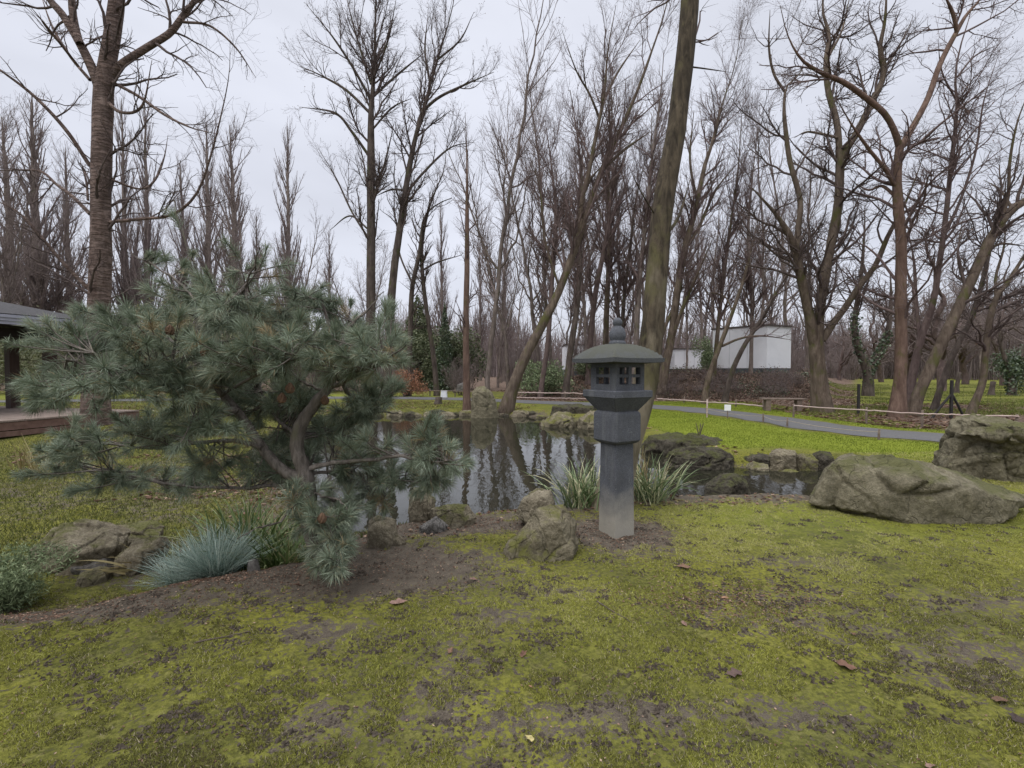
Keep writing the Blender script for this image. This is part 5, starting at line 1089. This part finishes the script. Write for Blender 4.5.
# coarse grass on the bright lawn and the left slope
def grass(name, label, n, fn, h, wd, stops, seed):
    rng = np.random.default_rng(seed); x, y = fn(rng, n); n = len(x); z = gz(x, y); a = rng.uniform(0, 6.28, n); hh = h * rng.uniform(.5, 1.4, n); l = rng.normal(0, .5, (n, 2)) * hh[:, None]
    V = np.stack([np.stack([x - np.cos(a) * wd, y - np.sin(a) * wd, z - .004], 1), np.stack([x + np.cos(a) * wd, y + np.sin(a) * wd, z - .004], 1), np.stack([x + l[:, 0], y + l[:, 1], z + hh], 1)], 1).reshape(-1, 3)
    return tag(mk(name, V, [np.arange(3 * n).reshape(n, 3)], leaf_mat(name, stops, .7, .25, .15), attrs={'rnd': np.repeat(np.clip(.5 + .9 * (fbm(x * 1.5, y * 1.5, 5) - .5) + rng.normal(0, .2, n), 0, 1), 3)}, smooth=False), label, 'grass', kind='stuff')
def brl(rng, n):
    y = rng.uniform(6.5, 23, n); x = rng.uniform(2.5, 11, n); D_ = pond_d(x, y); Pd = path_d(x, y); _, _, b_ = zones(x, y, D_, Pd); k = b_ > .3; return x[k], y[k]
grass('bright_lawn_grass', 'vivid yellow green mossy grass between the pond and the grey path', 160000, brl, .025, .006, [(0, (.07, .09, .015)), (.5, (.165, .21, .025)), (1, (.27, .30, .055))], 61)
def lsl(rng, n):
    y = rng.uniform(4.2, 22, n); x = -rng.uniform(0, 1.1, n) * y; D_ = pond_d(x, y); k = (D_ > .15) & (y - np.interp(x, EX, EY) > .8); return x[k], y[k]
grass('rough_grass', 'rough olive grass and moss on the slopes around the left side of the pond', 150000, lsl, .035, .006, [(0, (.045, .048, .02)), (.5, (.10, .115, .03)), (1, (.20, .19, .07))], 62)
def mead(rng, n):
    y = rng.uniform(15, 48, n); x = y * rng.uniform(.62, 1.1, n); k = vn(x * .6, y * .6, 3) > .52; return x[k], y[k]
grass('meadow_grass', 'thin green and straw meadow grass behind the wire fence', 60000, mead, .08, .015, [(0, (.08, .10, .02)), (.5, (.15, .18, .04)), (1, (.30, .27, .13))], 63)

# individual fallen leaves, stones and sticks on the lawn
def leafobj(label, px, py, size, rot, tone, seed):
    q = gh(px, py); rng = random.Random(seed); n_ = 14; bm = bmesh.new(); c = bm.verts.new((0, 0, .004)); ring = []
    for i in range(n_):
        a = i * 2 * math.pi / n_; r = size * (.62 + .38 * abs(math.cos(a * 2.5))) * (1.25 if i == 0 else 1) * rng.uniform(.85, 1.1); ring.append(bm.verts.new((r * math.cos(a), r * .68 * math.sin(a), .006 + .28 * size * abs(math.sin(a)) * rng.uniform(.4, 1.3))))
    for i in range(n_): bm.faces.new((c, ring[i], ring[(i + 1) % n_]))
    root = mkbm('fallen_leaf', bm, simple('fallen leaf', tuple(x * .6 for x in tone), tuple(min(1, x * 1.15) for x in tone), 50, .7, .002), loc=(q[0], q[1], q[2] + .004), rz=rot)
    return tag(root, label, 'leaf')
leafobj('large dark purplish curled leaf in the lower right of the lawn', 735, 676, .045, .4, (.10, .065, .055), 1)
leafobj('russet curled leaf near the right edge of the lawn', 845, 668, .05, 2.2, (.14, .075, .05), 2)
leafobj('light pinkish brown leaf on the moss in front of the pine', 398, 604, .055, .5, (.24, .15, .12), 3)
leafobj('brown twiggy leaf to the right in front of the lantern', 684, 570, .05, 2.7, (.17, .10, .065), 4)
leafobj('small orange brown leaf in the middle of the lawn', 725, 601, .025, .2, (.26, .15, .09), 5)
leafobj('pale yellow narrow leaf at the bottom of the lawn', 530, 742, .022, 2.3, (.42, .36, .16), 6)
leafobj('dark leaf at the lower right corner of the lawn', 1016, 722, .04, 1.0, (.05, .035, .03), 7)
leafobj('dull brown leaf on the moss edge near the pond rocks', 509, 548, .03, 1.0, (.15, .10, .08), 8)
leafobj('brown leaf at the right border of the lawn', 1000, 702, .035, 0, (.12, .07, .045), 9)
for lb, px, py, s_, m_, sd in [('small grey pebble below the pinkish leaf', 484 - 349 + 350, 629, 0, None, 0)]: pass
rock('stone', 'small grey pebble on the moss below the pinkish leaf', [(431, 617), (434, 613), (440, 613), (441, 618), (436, 620)], 2.85, .04, M['rockgrey'], 201, .02, cat='stone', sink=.01)
rock('stone', 'white tipped pebble on the moss left of the craggy rock', [(498, 565), (500, 560), (506, 560), (507, 565), (502, 567)], 3.62, .04, M['rockgrey'], 202, .02, cat='stone', sink=.01)
rock('stone', 'flat grey stone in the lower middle of the lawn', [(388, 722), (392, 714), (402, 712), (403, 719), (396, 725)], 2.0, .05, M['rockgrey'], 203, .02, cat='stone', sink=.012)
rock('stone', 'tiny white stone at the right foot of the craggy rock', [(580, 556), (581, 553), (586, 553), (587, 556), (583, 558)], 3.8, .03, M['rockgrey'], 204, .02, cat='stone', sink=.01)
lv_ = [o for o in bpy.data.objects if o.name.startswith('fallen_leaf')][:6]
for k in range(26):
    yy_ = 1.7 + 3.0 * rng_.random(); xx_ = rng_.uniform(-.95, 1.05) * yy_
    if yy_ > np.interp(xx_, EX, EY) - .1: continue
    o = lv_[k % 6].copy(); C.objects.link(o); o.location = (xx_, yy_, GZ(xx_, yy_) + .006); o.rotation_euler = (rng_.uniform(-.35, .35), rng_.uniform(-.35, .35), rng_.uniform(0, 6.28)); q_ = rng_.uniform(.25, .6); o.scale = (q_, q_ * rng_.uniform(.6, 1), q_ * 1.3)
    tag(o, 'tiny curled brown leaf among the moss of the lawn', 'leaf', 'tiny curled leaves scattered on the lawn')
def stick(label, pts, seed, r=.004):
    p = np.array([gh(a, b) for a, b in pts]); p[:, 2] += r + .004; o3 = catmull(p, 12); rng = np.random.default_rng(seed); o3[1:-1] += rng.normal(0, .002, (10, 3)); base = o3[0]
    V, Fq = tubes(o3[None], np.linspace(r, r * .5, 12)[None], 6); o = mk('stick', V - base, [Fq], M['twig']); o.location = base; return tag(o, label, 'stick')
stick('thin dark stick lying on the soil left of the pinkish leaf', [(196, 643), (222, 638), (250, 632)], 1)
stick('crooked dark twig on the lawn below the lantern', [(597, 604), (612, 612), (625, 620), (634, 624)], 2)
stick('short twig right of the brown twiggy leaf', [(676, 566), (694, 572), (716, 576)], 3, .003)

# ================================================================== PAVILION
M['deck'] = simple('grey brown deck boards', (.15, .115, .095), (.26, .205, .175), 8, .8, .006, stretch=(1, 6, 1))
M['skirt'] = simple('red brown deck skirt', (.10, .058, .045), (.17, .105, .085), 8, .8, .006)
M['post'] = simple('dark stained post', (.035, .020, .017), (.07, .042, .035), 12, .6, .004, stretch=(1, 1, .2))
M['under'] = simple('dark roof boards', (.018, .015, .014), (.035, .03, .028), 5, .8, .004)
M['fascia'] = simple('pale metal fascia', (.30, .31, .38), (.42, .43, .50), 4, .45, .002, spec=.5)
M['shingle'] = simple('dark roof shingle', (.035, .034, .036), (.075, .072, .075), 18, .85, .01)
def pavilion():
    ang = math.atan2(.26, .966)      # u = (sin, cos)
    Cx, Cy = -10.7, 13.8; root = empty('pavilion', (Cx, Cy, GZ(-10.7, 13.8)), 'open wooden garden pavilion with dark posts and a low deck at the left edge', 'pavilion', rz=-ang)
    g0 = root.location.z; zd = .30 - g0
    # local: +y away from the camera along the side, -x to the left
    for k in range(11):
        bm = bmesh.new(); bx(bm, -.02 - 3.5, -.33 - k * .66, zd - .02, 7.0, .63, .04, bev=.004); 
        if k == 0: bmA = bm
        else:
            tmp = bpy.data.meshes.new('t'); bm.to_mesh(tmp); bm.free(); bmA.from_mesh(tmp); bpy.data.meshes.remove(tmp)
    mkbm('deck', bmA, M['deck'], root)
    bm = bmesh.new(); bx(bm, -.06, -3.63, zd - .14, .05, 7.2, .18); bx(bm, -.03, -3.63, zd - .31, .05, 7.2, .12); bx(bm, -3.5, -.03, zd - .14, 6.9, .05, .18); mkbm('deck_skirt', bm, M['skirt'], root)
    for x, y in ((-.4, -.4), (-.4, -3.6), (-.4, -6.9), (-3.5, -.4), (-6.6, -.4), (-6.6, -6.9)):
        bm = bmesh.new(); bx(bm, x, y, (zd - .05) / 2 - .1, .18, .18, zd + .1); mkbm('deck_footing', bm, M['under'], root)
    for x, y in ((-2.85, -.45), (-4.45, -.45), (-3.07, -6.6), (-6.6, -6.6), (-6.6, -.45)):
        bm = bmesh.new(); bx(bm, x, y, zd + 1.17, .24, .24, 2.34, bev=.01); mkbm('post', bm, M['post'], root)
    ze = 2.62 - g0
    bm = bmesh.new(); bx(bm, -4.7, -.45, ze - .1, 4.4, .16, .26); bx(bm, -3.07, -3.5, ze - .13, .16, 6.1, .26); bx(bm, -6.6, -3.5, ze - .13, .16, 6.1, .26); mkbm('beam', bm, M['under'], root)
    # pyramid roof, eaves 1.0 m out
    x0, x1, y0, y1 = -8.0, -2.0, -7.8, .6; zt = ze + 1.15
    bm = bmesh.new(); a = [bm.verts.new(p) for p in ((x0, y0, ze + .30), (x1, y0, ze + .30), (x1, y1, ze + .30), (x0, y1, ze + .30))]; r0 = bm.verts.new(((x0 + x1) / 2, y0 + 3, zt)); r1 = bm.verts.new(((x0 + x1) / 2, y1 - 3, zt))
    bm.faces.new((a[0], a[1], r0)); bm.faces.new((a[1], a[2], r1, r0)); bm.faces.new((a[2], a[3], r1)); bm.faces.new((a[3], a[0], r0, r1)); bm.faces.new((a[3], a[2], a[1], a[0])); mkbm('roof', bm, M['shingle'], root)
    bm = bmesh.new()
    for dz_, o_ in ((.235, .03), (.15, .0), (.065, -.03)):
        bx(bm, x1 + o_, (y0 + y1) / 2, ze + dz_, .04, y1 - y0 + 2 * o_, .08); bx(bm, x0 - o_, (y0 + y1) / 2, ze + dz_, .04, y1 - y0 + 2 * o_, .08)
        bx(bm, (x0 + x1) / 2, y1 + o_, ze + dz_, x1 - x0 + 2 * o_ - .05, .04, .08); bx(bm, (x0 + x1) / 2, y0 - o_, ze + dz_, x1 - x0 + 2 * o_ - .05, .04, .08)
    mkbm('fascia', bm, M['fascia'], root)
    bm = bmesh.new(); bx(bm, (x0 + x1) / 2, (y0 + y1) / 2, ze + .06, x1 - x0 - .14, y1 - y0 - .14, .05); mkbm('ceiling_boards', bm, M['under'], root)
pavilion()

# ================================================================== BUILDINGS
M['wallwhite'] = simple('white rendered wall', (.66, .67, .70), (.76, .77, .80), .8, .8, .004)
M['plinth'] = simple('dark plinth', (.06, .065, .075), (.10, .105, .115), 3, .8, .004)
M['roofdark'] = simple('dark roof edging', (.06, .05, .048), (.11, .095, .09), 3, .8, .004)
def prism(bm, pts, z0, z1):
    lo = [bm.verts.new((x, y, z0)) for x, y in pts]; hi = [bm.verts.new((x, y, z1)) for x, y in pts]; n_ = len(pts)
    for i in range(n_): bm.faces.new((lo[i], lo[(i + 1) % n_], hi[(i + 1) % n_], hi[i]))
    bm.faces.new(lo[::-1]); bm.faces.new(hi)
def house(label, fp, zb, zw, zt, plinth=True):
    c = np.mean(fp, axis=0); root = empty('white_building', (c[0], c[1], zb), label, 'building'); loc = [(x - c[0], y - c[1]) for x, y in fp]
    bm = bmesh.new(); prism(bm, loc, zw - zb, zt - zb); mkbm('wall', bm, M['wallwhite'], root)
    if plinth: bm = bmesh.new(); prism(bm, [(x * .985, y * .985) for x, y in loc], -.6, zw - zb - .002); mkbm('plinth', bm, M['plinth'], root)
    bm = bmesh.new(); prism(bm, [(x * 1.05, y * 1.05) for x, y in loc], zt - zb + .002, zt - zb + .10); mkbm('roof', bm, M['roofdark'], root)
    bm = bmesh.new(); ed = loc[0], loc[1]
    for k in (.33, .66):
        x = loc[0][0] * (1 - k) + loc[1][0] * k; y = loc[0][1] * (1 - k) + loc[1][1] * k; bx(bm, x, y, (zw + zt) / 2 - zb, .03, .03, zt - zw - .02)
    mkbm('wall_joint', bm, M['plinth'] if False else M['roofpale'], root); return root
M['roofpale'] = simple('panel joint grey', (.45, .46, .48), (.52, .53, .55), 4, .8, .002)
zg = 1.15
house('white flat roofed box building on the brown embankment', [(13.85, 33.2), (16.02, 30.2), (18.1, 31.2), (15.95, 34.2)], zg, 1.57, 4.22)
house('small low white building seen between the big olive trunk and the box building', [(14.9, 44), (17.6, 44), (17.6, 48), (14.9, 48)], 1.2, 1.55, 3.35)
house('low white shed seen behind the stems left of the lantern roof', [(4.9, 44), (7.4, 44), (7.4, 47), (4.9, 47)], 1.0, 1.5, 3.7)

# ================================================================== FENCES, BENCH, SIGN
M['rail'] = simple('weathered pinkish rail', (.30, .22, .19), (.48, .39, .35), 14, .85, .004, stretch=(.5, .5, 2))
M['rope'] = simple('pale rope', (.26, .22, .17), (.40, .35, .28), 60, .9, .003)
M['stake'] = simple('grey brown stake', (.10, .075, .06), (.20, .16, .13), 14, .9, .004)
M['black'] = simple('black tarred post', (.018, .017, .017), (.04, .037, .035), 20, .7, .003)
M['bench'] = simple('weathered bench wood', (.12, .09, .07), (.22, .17, .14), 14, .85, .004)
M['paint'] = simple('white painted board', (.66, .67, .70), (.76, .77, .78), 4, .6, .002)
def polefence(name, label, pts, rails, rail_r, postr, posth, railmat, postmat, seed, sag=0):
    """pts: list of world (x, y) post positions; rails: heights"""
    rng = np.random.default_rng(seed); b = np.array([pts[0][0], pts[0][1], GZ(*pts[0])]); root = empty(name, b, label, 'fence')
    tops = []
    for i, (x, y) in enumerate(pts):
        z = GZ(x, y); h = posth * rng.uniform(.92, 1.08); tl = rng.normal(0, .02, 2); q = np.array([[x, y, z - .1], [x + tl[0] * .5, y + tl[1] * .5, z + h * .5], [x + tl[0], y + tl[1], z + h]])
        V, Fq = tubes(q[None], np.array([[postr, postr, postr * .9]]), 8); k = len(V); V = np.vstack([V, q[-1] + (0, 0, .004)]); cap = np.array([[k - 8 + j, k - 8 + (j + 1) % 8, k] for j in range(8)])
        mk('post', V, [Fq, cap], postmat, root, b); tops.append((x, y, z))
    for hz in rails:
        for (x0, y0, z0), (x1, y1, z1) in zip(tops, tops[1:]):
            s = np.linspace(0, 1, 9); q = np.stack([x0 + (x1 - x0) * s, y0 + (y1 - y0) * s, z0 + (z1 - z0) * s + hz - sag * 4 * s * (1 - s) + (rng.normal(0, .008, 9) if not sag else 0)], 1); q[:, 1] -= postr + rail_r
            V, Fq = tubes(q[None], np.full((1, 9), rail_r) * rng.uniform(.9, 1.1, (1, 9)), 7); mk('rope' if sag else 'rail', V, [Fq], railmat, root, b)
    return root
def wp(px, Y): return ((px - 512) / F * Y, Y)
polefence('rail_fence', 'low wooden rail fence along the far side of the path at the right', [wp(794, 14.8), wp(867, 12.9), wp(923, 12.0), wp(960, 11.6), wp(1018, 11.2)], [.36], .019, .028, .42, M['rail'], M['stake'], 1)
polefence('rail_fence', 'low wooden rail fence at the foot of the brown embankment', [wp(657, 22.2), wp(684, 21.0), wp(708, 20.0), wp(736, 18.8), wp(764, 17.6)], [.12], .03, .03, .30, M['rail'], M['stake'], 2)
polefence('rope_fence', 'thin pale rope on short posts along the near side of the path', [wp(708, 15.6), wp(764, 13.2), wp(788, 12.2), wp(880, 9.9)], [.17], .006, .022, .24, M['rope'], M['stake'], 3, sag=.05)
polefence('rail_fence', 'double rail fence behind the leaning tree on the far bank', [wp(508, 23.4), wp(524, 23.0), wp(540, 22.6), wp(565, 22.3), wp(598, 22.1), wp(640, 22.2)], [.12, .36], .026, .035, .46, M['rail'], M['stake'], 4)
polefence('rail_fence', 'faint low rail fence at the back of the far lawn right of the pine', [wp(390, 26.8), wp(410, 26.6), wp(430, 26.4), wp(455, 26), wp(480, 25.4)], [.30], .03, .035, .40, M['stake'], M['stake'], 5)
def stakep(px, Y, h, label, lean=0):
    x, y = wp(px, Y); z = GZ(x, y); q = np.array([[x, y, z - .1], [x + lean / 2, y, z + h / 2], [x + lean, y, z + h]]); V, Fq = tubes(q[None], np.full((1, 3), .022), 8)
    k = len(V); V = np.vstack([V, q[-1] + (0, 0, .003)]); cap = np.array([[k - 8 + j, k - 8 + (j + 1) % 8, k] for j in range(8)])
    o = mk('stake', V - np.array([x, y, z]), [Fq, cap], M['rail']); o.location = (x, y, z); tag(o, label, 'stake')
stakep(707.5, 14.6, .55, 'pale wooden stake on the bright lawn where the path rope begins')
# wire fence with braced black post
def wirefence():
    pts = [wp(859, 15.3), wp(952, 14.2), wp(1040, 13.4), wp(1110, 12.8)]; b = np.array([*pts[1], GZ(*pts[1])])
    root = empty('wire_fence', b, 'black wire mesh fence with a braced black post between the right hand trees', 'fence')
    hts = [1.0, 1.15, 1.1, 1.1]
    for (x, y), h in zip(pts, hts):
        z = GZ(x, y); bm = bmesh.new(); bx(bm, x - b[0], y - b[1], z - b[2] + h / 2 - .1, .065, .065, h + .2, bev=.006); mkbm('post', bm, M['black'], root)
    x, y = pts[1]; z = GZ(x, y)
    for sg in (-1, 1):
        q = np.array([[x + sg * .02, y, z + .72], [x + sg * .27, y + .05, z + .36], [x + sg * .52, y + .1, z - .05]]); V, Fq = tubes(q[None], np.full((1, 3), .032), 8); mk('brace', V, [Fq], M['black'], root, b)
    ws = []
    for (x0, y0), (x1, y1) in zip(pts, pts[1:]):
        z0, z1 = GZ(x0, y0), GZ(x1, y1)
        for k in range(5): hz = .15 + .2 * k; ws.append(np.array([[x0, y0, z0 + hz], [(x0 + x1) / 2, (y0 + y1) / 2, (z0 + z1) / 2 + hz - .01], [x1, y1, z1 + hz]]))
        nv = int(math.hypot(x1 - x0, y1 - y0) / .25)
        for k in range(nv):
            s = k / nv; ws.append(np.array([[x0 + (x1 - x0) * s, y0 + (y1 - y0) * s, z0 + (z1 - z0) * s + h_] for h_ in (.15, .55, .95)]))
    V, Fq = tubes(np.stack(ws), np.full((len(ws), 3), .0022), 3); mk('wire_mesh', V, [Fq], M['black'], root, b)
wirefence()
def bench():
    x, y = wp(783, 17.0); z = GZ(x, y); root = empty('bench', (x, y, z), 'low backless wooden bench beside the path before the brown embankment', 'bench', rz=R(-12))
    bm = bmesh.new(); 
    for k in range(3): bx(bm, 0, -.14 + .14 * k, .43, 1.45, .125, .05, bev=.008)
    mkbm('seat', bm, M['bench'], root)
    for sx in (-.5, .5): bm = bmesh.new(); bx(bm, sx, 0, .155, .16, .34, .50, bev=.01); mkbm('leg', bm, M['bench'], root)
bench()
def sign():
    x, y = wp(728, 14.3); z = GZ(x, y); root = empty('small_sign', (x, y, z), 'small white blank board on a short stake at the near edge of the path', 'sign', rz=R(-20))
    bm = bmesh.new(); bx(bm, 0, -.02, .32, .18, .015, .18, bev=.003); mkbm('board', bm, M['paint'], root); bm = bmesh.new(); bx(bm, 0, 0, .12, .03, .02, .42); mkbm('stake', bm, M['stake'], root)
sign()
def lowbox(name, label, cat, px, Y, sx, sy, sz, mat, top=None):
    x, y = wp(px, Y); z = GZ(x, y); root = empty(name, (x, y, z), label, cat)
    bm = bmesh.new(); r = bmesh.ops.create_cube(bm, size=1)
    for v in bm.verts: t_ = 1.0 if v.co.z < 0 else .84; v.co = (v.co.x * sx * t_, v.co.y * sy * t_, (v.co.z + .45) * sz)
    bmesh.ops.bevel(bm, geom=list(bm.edges), offset=.02, segments=2, affect='EDGES'); mkbm('body', bm, mat, root)
    bm = bmesh.new(); bx(bm, 0, 0, sz * .97, sx * .9, sy * .9, sz * .08, bev=.005); mkbm('lid', bm, mat if top is None else top, root)
lowbox('white_box', 'small white box standing on the far lawn beyond the path', 'box', 444, 25.0, .34, .30, .36, M['paint'])
rock('rock', 'grey block on the far lawn left of the small white box', [(455, 390), (457, 384), (464, 382), (470, 385), (470, 390)], 27.5, .6, M['rockgrey'], 210, .03)
def stump(label, px, Y, h, r, seed):
    rng = np.random.default_rng(seed); x, y = wp(px, Y); z = GZ(x, y); q = np.array([[0, 0, -.1], [0, 0, h * .3], [.06 * h, 0, h * .7], [.1 * h, 0, h]]); V, Fq = tubes(q[None], r * np.array([[1.5, 1.0, .9, .95]]), 12); V += rng.normal(0, r * .06, V.shape)
    k = len(V); V = np.vstack([V, q[-1] + (0, 0, .03)]); cap = np.array([[k - 12 + j, k - 12 + (j + 1) % 12, k] for j in range(12)]); o = mk('tree_stump', V, [Fq, cap], M['dark']); o.location = (x, y, z); tag(o, label, 'stump')
stump('dark crooked tree stump in the meadow right of the slanting trunk', 957, 30, 1.3, .12, 1); stump('shorter dark stump in the meadow further right', 992, 27, .8, .13, 2)
stump('round dark stump on the far lawn right of the pine', 438, 20.5, .3, .16, 3)
